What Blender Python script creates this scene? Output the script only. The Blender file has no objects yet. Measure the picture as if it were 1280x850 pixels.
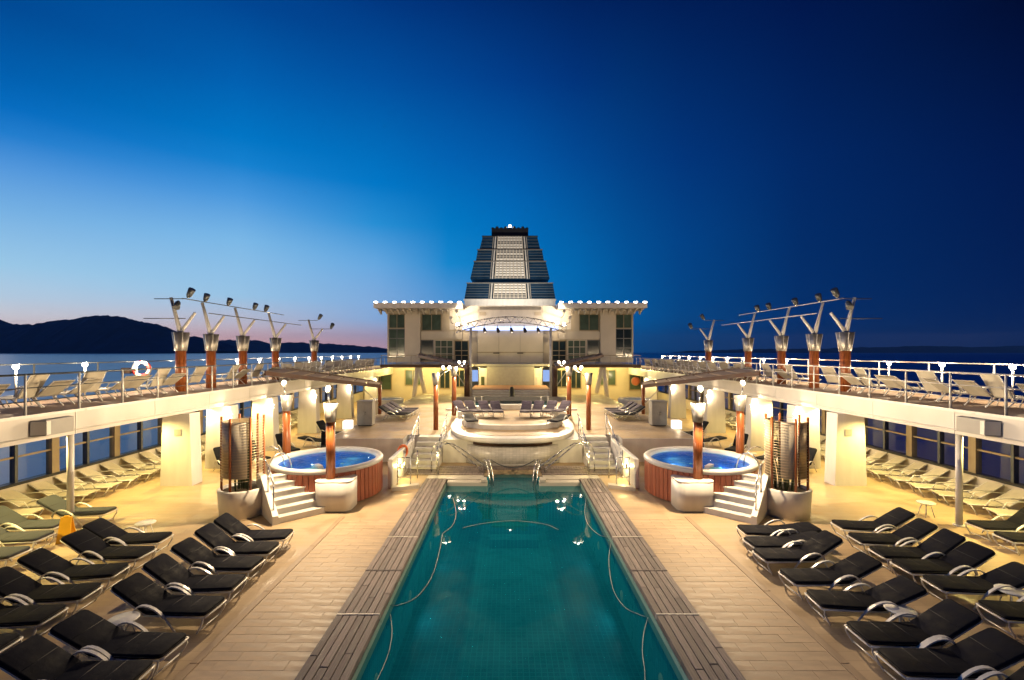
import bpy, math, random
from mathutils import Vector, Matrix, Euler
R = math.radians
random.seed(7)
scene = bpy.context.scene
col = scene.collection

# ------------------------------------------------------------------ camera
EYE = 5.2
FPX = 570.0                      # focal length in photo pixels (1280 wide)
cam_data = bpy.data.cameras.new('camera')
cam = bpy.data.objects.new('camera', cam_data)
col.objects.link(cam)
cam.location = (-0.18, 0.0, EYE)
cam.rotation_euler = (R(90), 0, 0)
cam_data.sensor_width = 36.0
cam_data.lens = FPX / 1280 * 36.0
cam_data.shift_x = 4 / 1280
cam_data.shift_y = 15 / 1280
cam_data.clip_start = 0.05
cam_data.clip_end = 120000
scene.camera = cam

# ------------------------------------------------------------------ render / exposure
scene.render.engine = 'CYCLES'
scene.cycles.use_denoising = True
scene.cycles.max_bounces = 6
scene.cycles.diffuse_bounces = 3
scene.cycles.glossy_bounces = 3
scene.cycles.transmission_bounces = 4
scene.cycles.transparent_max_bounces = 10
scene.cycles.sample_clamp_indirect = 4
scene.cycles.caustics_reflective = False
scene.cycles.caustics_refractive = False
scene.cycles.use_light_tree = True
scene.view_settings.view_transform = 'Standard'
scene.view_settings.look = 'None'
scene.view_settings.exposure = 0.0
scene.view_settings.gamma = 1.0
scene.view_settings.use_curve_mapping = False

def lin(c):
    return tuple((v / 255 / 12.92) if v / 255 <= 0.04045 else ((v / 255 + 0.055) / 1.055) ** 2.4 for v in c)

# ------------------------------------------------------------------ world: dusk sky
# colour of the sky by distance in azimuth from the sunset (which lies to the left,
# 60 degrees off the bow) and by elevation; the same round the whole horizon.
SUNSET_AZ = -60.0
SKY = {   # column: list of (row, sRGB)
    0:    [(440, (255, 214, 202)), (415, (246, 218, 220)), (395, (228, 224, 236)), (370, (196, 220, 248)), (330, (164, 210, 251)), (260, (122, 180, 246)), (205, (84, 152, 236)), (165, (34, 126, 220)), (130, (4, 108, 204)), (90, (0, 95, 186)), (0, (0, 72, 156))],
    300:  [(440, (252, 190, 186)), (425, (244, 194, 200)), (405, (214, 206, 226)), (370, (164, 208, 250)), (300, (128, 188, 250)), (245, (76, 154, 238)), (205, (22, 130, 222)), (170, (0, 118, 210)), (100, (0, 96, 188)), (0, (0, 68, 154))],
    470:  [(440, (222, 172, 182)), (425, (204, 178, 202)), (400, (150, 186, 238)), (330, (106, 172, 242)), (280, (40, 144, 228)), (230, (0, 120, 212)), (100, (0, 80, 170)), (0, (0, 54, 136))],
    560:  [(440, (146, 150, 190)), (415, (130, 156, 208)), (380, (86, 156, 228)), (330, (22, 138, 222)), (280, (0, 122, 210)), (200, (0, 98, 190)), (100, (0, 70, 158)), (0, (0, 46, 124))],
    640:  [(440, (70, 128, 186)), (400, (32, 128, 202)), (340, (0, 120, 204)), (260, (0, 104, 194)), (200, (0, 88, 178)), (100, (0, 60, 146)), (0, (0, 40, 112))],
    720:  [(440, (8, 96, 160)), (400, (0, 112, 188)), (340, (0, 106, 188)), (260, (0, 88, 172)), (200, (0, 73, 158)), (100, (0, 50, 130)), (0, (0, 33, 100))],
    785:  [(440, (0, 80, 142)), (400, (0, 94, 166)), (300, (0, 80, 160)), (200, (0, 62, 142)), (0, (0, 30, 95))],
    850:  [(440, (0, 64, 122)), (400, (0, 74, 142)), (300, (0, 66, 144)), (200, (0, 52, 130)), (0, (0, 27, 89))],
    1000: [(440, (0, 42, 96)), (400, (0, 48, 110)), (200, (0, 38, 106)), (0, (0, 20, 78))],
    1280: [(440, (0, 26, 76)), (400, (0, 30, 86)), (200, (0, 22, 80)), (0, (0, 9, 50))],
}
def grade(c, p):
    k = min(1.0, max(0.0, p * 90 / 12))
    return (c[0], c[1] * (1 + 0.01 * k) + 1.0 * k, c[2] * (1 - 0.045 * k))
world = bpy.data.worlds.new('World')
scene.world = world
world.use_nodes = True
nt = world.node_tree
nt.nodes.clear()
N = nt.nodes.new
L = nt.links.new
def wmath(op, a, b=None, clamp=False):
    n = N('ShaderNodeMath'); n.operation = op; n.use_clamp = clamp
    for i, v in enumerate((a, b)):
        if v is None: continue
        if isinstance(v, (int, float)): n.inputs[i].default_value = v
        else: L(v, n.inputs[i])
    return n.outputs[0]
tc = N('ShaderNodeTexCoord')
sep = N('ShaderNodeSeparateXYZ'); L(tc.outputs['Generated'], sep.inputs[0])
elev = wmath('DIVIDE', wmath('ARCSINE', sep.outputs['Z']), math.pi / 2)       # 0..1
elev = wmath('MAXIMUM', elev, 0.0)
hl = wmath('SQRT', wmath('ADD', wmath('MULTIPLY', sep.outputs['X'], sep.outputs['X']), wmath('MULTIPLY', sep.outputs['Y'], sep.outputs['Y'])))
hl = wmath('MAXIMUM', hl, 1e-4)
sx, sy = math.sin(R(SUNSET_AZ)), math.cos(R(SUNSET_AZ))
dotp = wmath('DIVIDE', wmath('ADD', wmath('MULTIPLY', sep.outputs['X'], sx), wmath('MULTIPLY', sep.outputs['Y'], sy)), hl)
dotp = wmath('MINIMUM', wmath('MAXIMUM', dotp, -1.0), 1.0)
dist = wmath('MULTIPLY', wmath('ARCCOSINE', dotp), 180 / math.pi)             # degrees from sunset
prev = None
prev_d = None
for px in sorted(SKY):
    az = math.degrees(math.atan((px - 636) / FPX))
    rr = math.sqrt(1 + ((px - 636) / FPX) ** 2)
    d = abs(az - SUNSET_AZ)
    ramp = N('ShaderNodeValToRGB'); ramp.color_ramp.interpolation = 'LINEAR'
    L(elev, ramp.inputs[0])
    stops = [(max(0.0, math.degrees(math.atan((440 - y) / FPX / rr)) / 90), c) for y, c in SKY[px]]
    last = stops[-1]
    stops.append((0.75, tuple(v * 0.72 for v in last[1])))
    el = ramp.color_ramp.elements
    el[0].position, el[0].color = stops[0][0], (*lin(grade(stops[0][1], stops[0][0])), 1)
    el[1].position, el[1].color = stops[-1][0], (*lin(grade(stops[-1][1], stops[-1][0])), 1)
    for p, c in stops[1:-1]:
        e = el.new(p); e.color = (*lin(grade(c, p)), 1)
    if prev is None:
        prev, prev_d = ramp.outputs[0], d
    else:
        mr = N('ShaderNodeMapRange'); mr.interpolation_type = 'LINEAR'
        mr.inputs['From Min'].default_value = prev_d; mr.inputs['From Max'].default_value = d
        L(dist, mr.inputs['Value'])
        mx = N('ShaderNodeMix'); mx.data_type = 'RGBA'
        L(mr.outputs[0], mx.inputs['Factor']); L(prev, mx.inputs[6]); L(ramp.outputs[0], mx.inputs[7])
        prev, prev_d = mx.outputs[2], d
bg = N('ShaderNodeBackground'); L(prev, bg.inputs[0]); bg.inputs[1].default_value = 1.0
wo = N('ShaderNodeOutputWorld'); L(bg.outputs[0], wo.inputs[0])

# the last glow of the sun that has just set, far left
sun_data = bpy.data.lights.new('sun', 'SUN'); sun_data.energy = 0.12; sun_data.angle = R(25); sun_data.color = (1.0, 0.82, 0.78)
sun = bpy.data.objects.new('sun', sun_data); col.objects.link(sun)
sun.rotation_euler = Vector((-sx, -sy, -0.10)).to_track_quat('-Z', 'Y').to_euler()

# ------------------------------------------------------------------ materials
MATS = {}
def mat(name, rgb, rough=0.6, metal=0.0, var=0.12, scale=3.0, bump=0.0, bscale=40.0, rnd=0.0, spec=0.5, stretch=(1, 1, 1), emit=None):
    if name in MATS: return MATS[name]
    m = bpy.data.materials.new(name); m.use_nodes = True
    t = m.node_tree; b = t.nodes['Principled BSDF']
    b.inputs['Roughness'].default_value = rough
    b.inputs['Metallic'].default_value = metal
    b.inputs['Specular IOR Level'].default_value = spec
    tcn = t.nodes.new('ShaderNodeTexCoord')
    mp = t.nodes.new('ShaderNodeMapping'); mp.inputs['Scale'].default_value = stretch
    t.links.new(tcn.outputs['Object'], mp.inputs[0])
    nz = t.nodes.new('ShaderNodeTexNoise'); nz.inputs['Scale'].default_value = scale; nz.inputs['Detail'].default_value = 6
    t.links.new(mp.outputs[0], nz.inputs['Vector'])
    mr = t.nodes.new('ShaderNodeMapRange'); mr.inputs['From Min'].default_value = 0.3; mr.inputs['From Max'].default_value = 0.7
    mr.inputs['To Min'].default_value = 1 - var; mr.inputs['To Max'].default_value = 1 + var
    t.links.new(nz.outputs[0], mr.inputs[0])
    val = mr.outputs[0]
    if rnd:
        oi = t.nodes.new('ShaderNodeObjectInfo')
        m2 = t.nodes.new('ShaderNodeMapRange'); m2.inputs['To Min'].default_value = 1 - rnd; m2.inputs['To Max'].default_value = 1 + rnd
        t.links.new(oi.outputs['Random'], m2.inputs[0])
        mm = t.nodes.new('ShaderNodeMath'); mm.operation = 'MULTIPLY'
        t.links.new(val, mm.inputs[0]); t.links.new(m2.outputs[0], mm.inputs[1]); val = mm.outputs[0]
    rmp = t.nodes.new('ShaderNodeMapRange'); rmp.inputs['From Min'].default_value = 0.3; rmp.inputs['From Max'].default_value = 0.7
    rmp.inputs['To Min'].default_value = max(0.02, rough * 0.75); rmp.inputs['To Max'].default_value = min(1.0, rough * 1.2)
    t.links.new(nz.outputs[0], rmp.inputs[0]); t.links.new(rmp.outputs[0], b.inputs['Roughness'])
    vm = t.nodes.new('ShaderNodeVectorMath'); vm.operation = 'SCALE'; vm.inputs[0].default_value = rgb
    t.links.new(val, vm.inputs['Scale'])
    t.links.new(vm.outputs[0], b.inputs['Base Color'])
    if bump:
        n2 = t.nodes.new('ShaderNodeTexNoise'); n2.inputs['Scale'].default_value = bscale; n2.inputs['Detail'].default_value = 4
        t.links.new(mp.outputs[0], n2.inputs['Vector'])
        bp = t.nodes.new('ShaderNodeBump'); bp.inputs['Strength'].default_value = bump; bp.inputs['Distance'].default_value = 0.01
        t.links.new(n2.outputs[0], bp.inputs['Height']); t.links.new(bp.outputs[0], b.inputs['Normal'])
    MATS[name] = m
    return m

def emis(name, rgb, strength):
    if name in MATS: return MATS[name]
    m = bpy.data.materials.new(name); m.use_nodes = True
    t = m.node_tree; t.nodes.clear()
    e = t.nodes.new('ShaderNodeEmission'); e.inputs[0].default_value = (*rgb, 1); e.inputs[1].default_value = strength
    o = t.nodes.new('ShaderNodeOutputMaterial'); t.links.new(e.outputs[0], o.inputs[0])
    m.cycles.emission_sampling = 'NONE'
    MATS[name] = m
    return m

def clear(name, tint, rough=0.0, ior=1.33, wave=0.0, wscale=3.0, wdist=0.02, murk=0.0, murk_rgb=(0, 0, 0)):
    """thin clear sheet: light goes straight through with a tint, surface reflects by Fresnel"""
    if name in MATS: return MATS[name]
    m = bpy.data.materials.new(name); m.use_nodes = True
    t = m.node_tree; t.nodes.clear()
    tr = t.nodes.new('ShaderNodeBsdfTransparent'); tr.inputs[0].default_value = (*tint, 1)
    gl = t.nodes.new('ShaderNodeBsdfGlossy'); gl.inputs['Roughness'].default_value = rough
    fr = t.nodes.new('ShaderNodeFresnel'); fr.inputs[0].default_value = ior
    mx = t.nodes.new('ShaderNodeMixShader'); o = t.nodes.new('ShaderNodeOutputMaterial')
    ge = t.nodes.new('ShaderNodeNewGeometry'); im = t.nodes.new('ShaderNodeMix'); im.data_type = 'FLOAT'      # same reflectance from both faces of a thin sheet
    im.inputs[2].default_value = ior; im.inputs[3].default_value = 1 / ior
    t.links.new(ge.outputs['Backfacing'], im.inputs[0]); t.links.new(im.outputs[0], fr.inputs[0])
    t.links.new(fr.outputs[0], mx.inputs[0]); body = tr
    if murk:      # light scattered back by the water body itself
        df = t.nodes.new('ShaderNodeBsdfDiffuse'); df.inputs[0].default_value = (*murk_rgb, 1)
        body = t.nodes.new('ShaderNodeMixShader'); body.inputs[0].default_value = murk
        t.links.new(tr.outputs[0], body.inputs[1]); t.links.new(df.outputs[0], body.inputs[2])
    t.links.new(body.outputs[0], mx.inputs[1]); t.links.new(gl.outputs[0], mx.inputs[2]); t.links.new(mx.outputs[0], o.inputs[0])
    if wave:
        tcn = t.nodes.new('ShaderNodeTexCoord')
        nz = t.nodes.new('ShaderNodeTexNoise'); nz.inputs['Scale'].default_value = wscale; nz.inputs['Detail'].default_value = 2
        t.links.new(tcn.outputs['Object'], nz.inputs['Vector'])
        bp = t.nodes.new('ShaderNodeBump'); bp.inputs['Strength'].default_value = wave; bp.inputs['Distance'].default_value = wdist
        t.links.new(nz.outputs[0], bp.inputs['Height'])
        t.links.new(bp.outputs[0], gl.inputs['Normal']); t.links.new(bp.outputs[0], fr.inputs['Normal'])
    MATS[name] = m
    return m

def brick_mat(name, c1, c2, mortar, bw, bh, ms, rough, bump=0.3, rotz=0.0, vertical=False, off=0.5, var=0.12):
    if name in MATS: return MATS[name]
    m = bpy.data.materials.new(name); m.use_nodes = True
    t = m.node_tree; b = t.nodes['Principled BSDF']; b.inputs['Roughness'].default_value = rough
    tcn = t.nodes.new('ShaderNodeTexCoord'); mp = t.nodes.new('ShaderNodeMapping')
    if vertical: mp.inputs['Rotation'].default_value = (R(90), 0, 0)
    else: mp.inputs['Rotation'].default_value = (0, 0, rotz)
    t.links.new(tcn.outputs['Object'], mp.inputs[0])
    br = t.nodes.new('ShaderNodeTexBrick'); br.offset = off
    br.inputs['Color1'].default_value = (*c1, 1); br.inputs['Color2'].default_value = (*c2, 1); br.inputs['Mortar'].default_value = (*mortar, 1)
    br.inputs['Scale'].default_value = 1; br.inputs['Mortar Size'].default_value = ms; br.inputs['Brick Width'].default_value = bw; br.inputs['Row Height'].default_value = bh
    br.inputs['Mortar Smooth'].default_value = 0.2
    t.links.new(mp.outputs[0], br.inputs['Vector'])
    nz = t.nodes.new('ShaderNodeTexNoise'); nz.inputs['Scale'].default_value = 1.3; nz.inputs['Detail'].default_value = 8
    t.links.new(tcn.outputs['Object'], nz.inputs['Vector'])
    mr = t.nodes.new('ShaderNodeMapRange'); mr.inputs['From Min'].default_value = 0.3; mr.inputs['From Max'].default_value = 0.7
    mr.inputs['To Min'].default_value = 1 - var; mr.inputs['To Max'].default_value = 1 + var
    t.links.new(nz.outputs[0], mr.inputs[0])
    vm = t.nodes.new('ShaderNodeVectorMath'); vm.operation = 'SCALE'
    rmp = t.nodes.new('ShaderNodeMapRange'); rmp.inputs['From Min'].default_value = 0.35; rmp.inputs['From Max'].default_value = 0.65
    rmp.inputs['To Min'].default_value = rough * 0.6; rmp.inputs['To Max'].default_value = min(1, rough * 1.25)
    t.links.new(nz.outputs[0], rmp.inputs[0]); t.links.new(rmp.outputs[0], b.inputs['Roughness'])
    t.links.new(br.outputs['Color'], vm.inputs[0]); t.links.new(mr.outputs[0], vm.inputs['Scale']); t.links.new(vm.outputs[0], b.inputs['Base Color'])
    if bump:
        bp = t.nodes.new('ShaderNodeBump'); bp.inputs['Strength'].default_value = bump; bp.inputs['Distance'].default_value = 0.004; bp.invert = True
        t.links.new(br.outputs['Fac'], bp.inputs['Height']); t.links.new(bp.outputs[0], b.inputs['Normal'])
    MATS[name] = m
    return m

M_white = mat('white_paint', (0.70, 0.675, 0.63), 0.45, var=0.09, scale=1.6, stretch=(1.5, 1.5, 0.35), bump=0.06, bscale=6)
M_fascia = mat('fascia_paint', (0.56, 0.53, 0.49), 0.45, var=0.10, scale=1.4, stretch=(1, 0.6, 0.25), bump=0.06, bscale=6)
M_piping = mat('cushion_piping', (0.010, 0.011, 0.016), 0.7)
M_cream = mat('cream_panel', (0.54, 0.49, 0.41), 0.5, var=0.06, scale=0.8)
M_cream2 = mat('cream_wall', (0.50, 0.44, 0.34), 0.55, var=0.08, scale=0.9)
M_grey = mat('grey_panel', (0.30, 0.29, 0.27), 0.55, var=0.1)
M_steel = mat('steel', (0.62, 0.62, 0.62), 0.28, 1.0, var=0.06)
M_darksteel = mat('dark_steel', (0.10, 0.11, 0.12), 0.4, 0.6, var=0.1)
M_alu = mat('white_aluminium', (0.66, 0.64, 0.60), 0.35, 0.1, var=0.06)
M_bronze = mat('bronze_frame', (0.30, 0.24, 0.15), 0.4, 0.3, var=0.1)
M_wood = mat('varnished_wood', (0.27, 0.08, 0.022), 0.32, var=0.28, scale=4, stretch=(6, 6, 0.5), bump=0.1, bscale=20, rnd=0.08)
M_stave = mat('cedar_stave', (0.38, 0.115, 0.06), 0.42, var=0.25, scale=4, stretch=(6, 6, 0.5), rnd=0.14)
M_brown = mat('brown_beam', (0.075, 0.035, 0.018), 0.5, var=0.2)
M_collar = mat('brushed_collar', (0.33, 0.31, 0.28), 0.40, 0.75, var=0.15, scale=6)
M_greywood = mat('weathered_plank', (0.205, 0.165, 0.148), 0.75, var=0.5, scale=3.5, stretch=(9, 0.55, 1), bump=0.5, bscale=14, rnd=0.3)
M_plank = mat('deck_plank', (0.44, 0.32, 0.195), 0.6, var=0.17, scale=2.2, stretch=(1, 3, 1), bump=0.15, bscale=25, rnd=0.055)
M_mosaic = brick_mat('grey_mosaic', (0.56, 0.53, 0.49), (0.47, 0.45, 0.42), (0.36, 0.34, 0.31), 0.16, 0.08, 0.006, 0.4, 0.3, vertical=True, off=0.0)
M_margin = mat('margin_plank', (0.34, 0.24, 0.145), 0.6, var=0.14, scale=2.2, stretch=(3, 1, 1))
M_deck = brick_mat('teak_deck', (0.46, 0.335, 0.20), (0.42, 0.305, 0.18), (0.35, 0.25, 0.15), 1.2, 0.24, 0.006, 0.6)
M_caulk = mat('deck_caulk', (0.36, 0.275, 0.19), 0.8)
M_upfloor = mat('upper_deck_floor', (0.36, 0.25, 0.17), 0.7, var=0.14, scale=2)
M_tile = brick_mat('pool_tile', (0.008, 0.235, 0.31), (0.006, 0.20, 0.275), (0.018, 0.31, 0.38), 0.13, 0.13, 0.010, 0.35, 0.2, off=0.0, var=0.16)
M_tile.node_tree.nodes['Principled BSDF'].inputs['Specular IOR Level'].default_value = 0.03      # under water the glaze hardly shines
M_tilepale = mat('pale_pool_tile', (0.30, 0.44, 0.36), 0.35, var=0.12, scale=6)
M_cushion = mat('navy_cushion', (0.006, 0.0066, 0.012), 0.9, var=0.4, scale=4, bump=1.0, bscale=6, rnd=0.2, spec=0.12)
M_cushlit = mat('navy_cushion_lit', (0.052, 0.058, 0.066), 0.85, var=0.2, scale=5, bump=0.4, bscale=7, rnd=0.15, spec=0.25)  # dark cushions made greyer: the light on them is put into the colour
M_cushpurple = mat('purple_grey_cushion', (0.10, 0.085, 0.12), 0.85, var=0.25, scale=5, rnd=0.2, spec=0.25)
M_sling = mat('beige_sling', (0.50, 0.45, 0.35), 0.8, var=0.12, scale=4, rnd=0.1)
M_table = mat('white_table', (0.72, 0.70, 0.64), 0.35, var=0.04)
M_yellow = mat('yellow_plastic', (0.85, 0.45, 0.02), 0.45, var=0.08)
M_black = mat('black_paint', (0.012, 0.012, 0.014), 0.45, var=0.2)
M_rope = mat('white_rope', (0.40, 0.44, 0.40), 0.7, var=0.15, scale=20)
M_orange = mat('orange_ring', (0.75, 0.16, 0.04), 0.5)
M_red = mat('red_ring', (0.45, 0.03, 0.03), 0.5)
M_gold = mat('golden_steel', (0.62, 0.50, 0.33), 0.38, 0.7, var=0.25, scale=3, stretch=(1, 1, 6))
M_tealrib = mat('blue_grey_rib', (0.10, 0.13, 0.155), 0.4, 0.2)
M_redbeam = mat('red_brown_beam', (0.085, 0.034, 0.018), 0.5, var=0.25)
M_tealglass = mat('teal_glass_panel', (0.010, 0.034, 0.075), 0.22, var=0.25, scale=0.6, rnd=0.2)
M_darkglass = mat('dark_glass', (0.012, 0.022, 0.024), 0.12, var=0.2)
M_greenglass = mat('green_glass', (0.055, 0.085, 0.06), 0.15, var=0.3, scale=1.2)
M_leaf = mat('palm_leaf', (0.055, 0.075, 0.03), 0.6, var=0.3)
M_soil = mat('soil', (0.05, 0.035, 0.02), 0.9)
M_canvas = mat('brown_slat', (0.30, 0.225, 0.165), 0.8, var=0.1)
M_tubshell = mat('blue_tub_shell', (0.004, 0.115, 0.46), 0.35, var=0.2, scale=3)
M_hill = mat('forest_hill', (0.02, 0.05, 0.12), 0.95, var=0.35, scale=0.004, spec=0.0)
M_hull = mat('hull_paint', (0.55, 0.55, 0.55), 0.5)
M_stagefloor = mat('stage_carpet', (0.42, 0.22, 0.15), 0.8)
M_lamp = emis('lamp_white', (1.0, 0.90, 0.72), 28)
M_lampwarm = emis('lamp_warm', (1.0, 0.78, 0.42), 16)
M_lampflood = emis('flood_lens', (1.0, 0.95, 0.86), 90)
M_ledblue = emis('led_blue', (0.50, 0.60, 1.0), 2.2)
M_screen = emis('screen_blue', (0.35, 0.52, 0.95), 0.9)
M_water = clear('pool_water', (0.70, 0.97, 0.97), 0.012, 1.24, 0.12, 1.6, 0.02, 0.5, (0.003, 0.145, 0.19))
M_tubwater = clear('tub_water', (0.40, 0.80, 1.0), 0.02, 1.17, 0.6, 5.0, 0.03)
M_glass = clear('window_glass', (0.90, 0.95, 0.97), 0.0, 1.45)

def sea_mat():
    m = bpy.data.materials.new('sea_water'); m.use_nodes = True
    t = m.node_tree; b = t.nodes['Principled BSDF']
    b.inputs['Base Color'].default_value = (0.004, 0.10, 0.38, 1); b.inputs['Roughness'].default_value = 0.30
    b.inputs['IOR'].default_value = 1.7
    tcn = t.nodes.new('ShaderNodeTexCoord')
    mp = t.nodes.new('ShaderNodeMapping'); mp.inputs['Scale'].default_value = (0.35, 1.0, 1.0); t.links.new(tcn.outputs['Object'], mp.inputs[0])
    hs = None
    for sc_, amt in ((0.25, 1.0), (0.05, 2.2), (0.006, 3.0)):
        nz = t.nodes.new('ShaderNodeTexNoise'); nz.inputs['Scale'].default_value = sc_; nz.inputs['Detail'].default_value = 3
        t.links.new(mp.outputs[0], nz.inputs['Vector'])
        mu = t.nodes.new('ShaderNodeMath'); mu.operation = 'MULTIPLY'; mu.inputs[1].default_value = amt; t.links.new(nz.outputs[0], mu.inputs[0])
        if hs is None: hs = mu.outputs[0]
        else:
            ad = t.nodes.new('ShaderNodeMath'); ad.operation = 'ADD'; t.links.new(hs, ad.inputs[0]); t.links.new(mu.outputs[0], ad.inputs[1]); hs = ad.outputs[0]
    bp = t.nodes.new('ShaderNodeBump'); bp.inputs['Strength'].default_value = 0.13; bp.inputs['Distance'].default_value = 0.5
    t.links.new(hs, bp.inputs['Height']); t.links.new(bp.outputs[0], b.inputs['Normal'])
    return m
M_sea = sea_mat()

# ------------------------------------------------------------------ mesh builder
def rrect(w, h, r, n=3):
    pts = []
    for cx, cy, a0 in ((w/2-r, h/2-r, 0), (-w/2+r, h/2-r, 90), (-w/2+r, -h/2+r, 180), (w/2-r, -h/2+r, 270)):
        for i in range(n + 1):
            a = R(a0 + 90 * i / n); pts.append((cx + r * math.cos(a), cy + r * math.sin(a)))
    return pts
def circ(r, n): return [(r * math.cos(2 * math.pi * i / n), r * math.sin(2 * math.pi * i / n)) for i in range(n)]

class MB:
    def __init__(self): self.v, self.f, self.s = [], [], []
    def add(self, verts, faces, smooth=False):
        o = len(self.v); self.v += [tuple(p) for p in verts]
        for f in faces: self.f.append(tuple(i + o for i in f)); self.s.append(smooth)
        return self
    def box(self, x0, x1, y0, y1, z0, z1):
        v = [(x0,y0,z0),(x1,y0,z0),(x1,y1,z0),(x0,y1,z0),(x0,y0,z1),(x1,y0,z1),(x1,y1,z1),(x0,y1,z1)]
        if (x1 - x0) * (y1 - y0) * (z1 - z0) < 0: f = [(0,1,2,3),(4,7,6,5),(0,4,5,1),(1,5,6,2),(2,6,7,3),(3,7,4,0)]
        else: f = [(0,3,2,1),(4,5,6,7),(0,1,5,4),(1,2,6,5),(2,3,7,6),(3,0,4,7)]
        return self.add(v, f)
    def bbox(self, x0, x1, y0, y1, z0, z1, b=0.01):
        """box with chamfered vertical edges and a chamfered top"""
        x0, x1 = min(x0, x1), max(x0, x1); y0, y1 = min(y0, y1), max(y0, y1)
        def ring(i, z): 
            return [(x0+i,y0+b,z),(x0+b,y0+i,z),(x1-b,y0+i,z),(x1-i,y0+b,z),(x1-i,y1-b,z),(x1-b,y1-i,z),(x0+b,y1-i,z),(x0+i,y1-b,z)]
        def ring2(z):
            return [(x0+b,y0+b*1.4,z),(x0+b*1.4,y0+b,z),(x1-b*1.4,y0+b,z),(x1-b,y0+b*1.4,z),(x1-b,y1-b*1.4,z),(x1-b*1.4,y1-b,z),(x0+b*1.4,y1-b,z),(x0+b,y1-b*1.4,z)]
        v = ring(0, z0) + ring(0, z1 - b) + ring2(z1)
        f = [tuple(range(7, -1, -1)), tuple(range(16, 24))]
        for k in (0, 8):
            for i in range(8): f.append((k+i, k+(i+1)%8, k+8+(i+1)%8, k+8+i))
        return self.add(v, f)
    def prism(self, poly, z0, z1, smooth=False):
        n = len(poly)
        v = [(x, y, z0) for x, y in poly] + [(x, y, z1) for x, y in poly]
        self.add(v, [tuple(range(n - 1, -1, -1)), tuple(range(n, 2 * n))])
        o = len(self.v) - 2 * n
        for i in range(n):
            self.f.append((o + i, o + (i + 1) % n, o + n + (i + 1) % n, o + n + i)); self.s.append(smooth)
        return self
    def sweep(self, path, sec, up=(0, 0, 1), cap=True, smooth=True, scales=None):
        path = [Vector(p) for p in path]; n = len(sec); vs = []
        up = Vector(up)
        for i, p in enumerate(path):
            t = (path[min(i + 1, len(path) - 1)] - path[max(i - 1, 0)])
            t.normalize()
            u = up
            if abs(t.dot(u)) > 0.97: u = Vector((0, 1, 0)) if abs(t.y) < 0.9 else Vector((1, 0, 0))
            side = t.cross(u).normalized(); nrm = side.cross(t).normalized()
            k = scales[i] if scales else 1.0
            for a, b in sec: vs.append(p + side * a * k + nrm * b * k)
        fs = []
        for i in range(len(path) - 1):
            for j in range(n):
                fs.append((i * n + j, i * n + (j + 1) % n, (i + 1) * n + (j + 1) % n, (i + 1) * n + j))
        self.add(vs, fs, smooth)
        if cap:
            o = len(self.v) - len(vs)
            self.f.append(tuple(o + j for j in range(n - 1, -1, -1))); self.s.append(False)
            self.f.append(tuple(o + (len(path) - 1) * n + j for j in range(n))); self.s.append(False)
        return self
    def tube(self, path, r, n=6): return self.sweep(path, circ(r, n))
    def cyl(self, p0, p1, r0, r1=None, n=12):
        r1 = r0 if r1 is None else r1
        return self.sweep([p0, p1], circ(1.0, n), scales=[r0, r1])
    def lathe(self, prof, n=24, c=(0, 0, 0), smooth=True, close=False):
        v = []
        for r, z in prof:
            for j in range(n):
                a = 2 * math.pi * j / n; v.append((c[0] + r * math.cos(a), c[1] + r * math.sin(a), c[2] + z))
        f = []
        m = len(prof)
        for i in range(m if close else m - 1):
            k = (i + 1) % m
            for j in range(n): f.append((i*n+j, i*n+(j+1)%n, k*n+(j+1)%n, k*n+j))
        return self.add(v, f, smooth)
    def disc(self, r, z, n=24, c=(0, 0), up=True):
        v = [(c[0] + r * math.cos(2*math.pi*j/n), c[1] + r * math.sin(2*math.pi*j/n), z) for j in range(n)]
        return self.add(v, [tuple(range(n)) if up else tuple(range(n-1, -1, -1))])
    def mesh(self, name):
        me = bpy.data.meshes.new(name); me.from_pydata(self.v, [], self.f)
        me.polygons.foreach_set('use_smooth', self.s); me.update()
        return me
    def build(self, name, m, parent=None, loc=(0, 0, 0), rot=(0, 0, 0)):
        me = self.mesh(name); me.materials.append(m)
        return inst(name, me, parent, loc, rot)

def inst(name, me, parent=None, loc=(0, 0, 0), rot=(0, 0, 0)):
    o = bpy.data.objects.new(name, me); col.objects.link(o)
    o.location = loc; o.rotation_euler = rot
    if parent is not None: o.parent = parent
    return o
def tag(o, label=None, cat=None, group=None, kind=None):
    if label: o['label'] = label
    if cat: o['category'] = cat
    if group: o['group'] = group
    if kind: o['kind'] = kind
    return o
def thing(name, label, cat, loc=(0, 0, 0), rz=0.0, group=None):
    o = bpy.data.objects.new(name, None); col.objects.link(o)
    o.empty_display_size = 0.2
    o.location = loc; o.rotation_euler = (0, 0, rz)
    return tag(o, label, cat, group)
def copy_tree(o, parent=None):
    c = o.copy(); col.objects.link(c); c.parent = parent
    for ch in list(o.children): copy_tree(ch, c)
    return c
def light(name, kind, loc, power, color, parent=None, radius=0.1, target=None, spot=100, blend=0.6):
    d = bpy.data.lights.new(name, kind); d.energy = power; d.color = color
    if kind in ('POINT', 'SPOT'): d.shadow_soft_size = radius
    if kind == 'SPOT': d.spot_size = R(spot); d.spot_blend = blend
    o = bpy.data.objects.new(name, d); col.objects.link(o); o.location = loc
    if target is not None: o.rotation_euler = (Vector(target) - Vector(loc)).to_track_quat('-Z', 'Y').to_euler()
    if parent is not None: o.parent = parent
    return o
ORD = 'first second third fourth fifth sixth seventh eighth ninth tenth eleventh twelfth thirteenth fourteenth fifteenth sixteenth seventeenth eighteenth nineteenth twentieth'.split()
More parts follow.
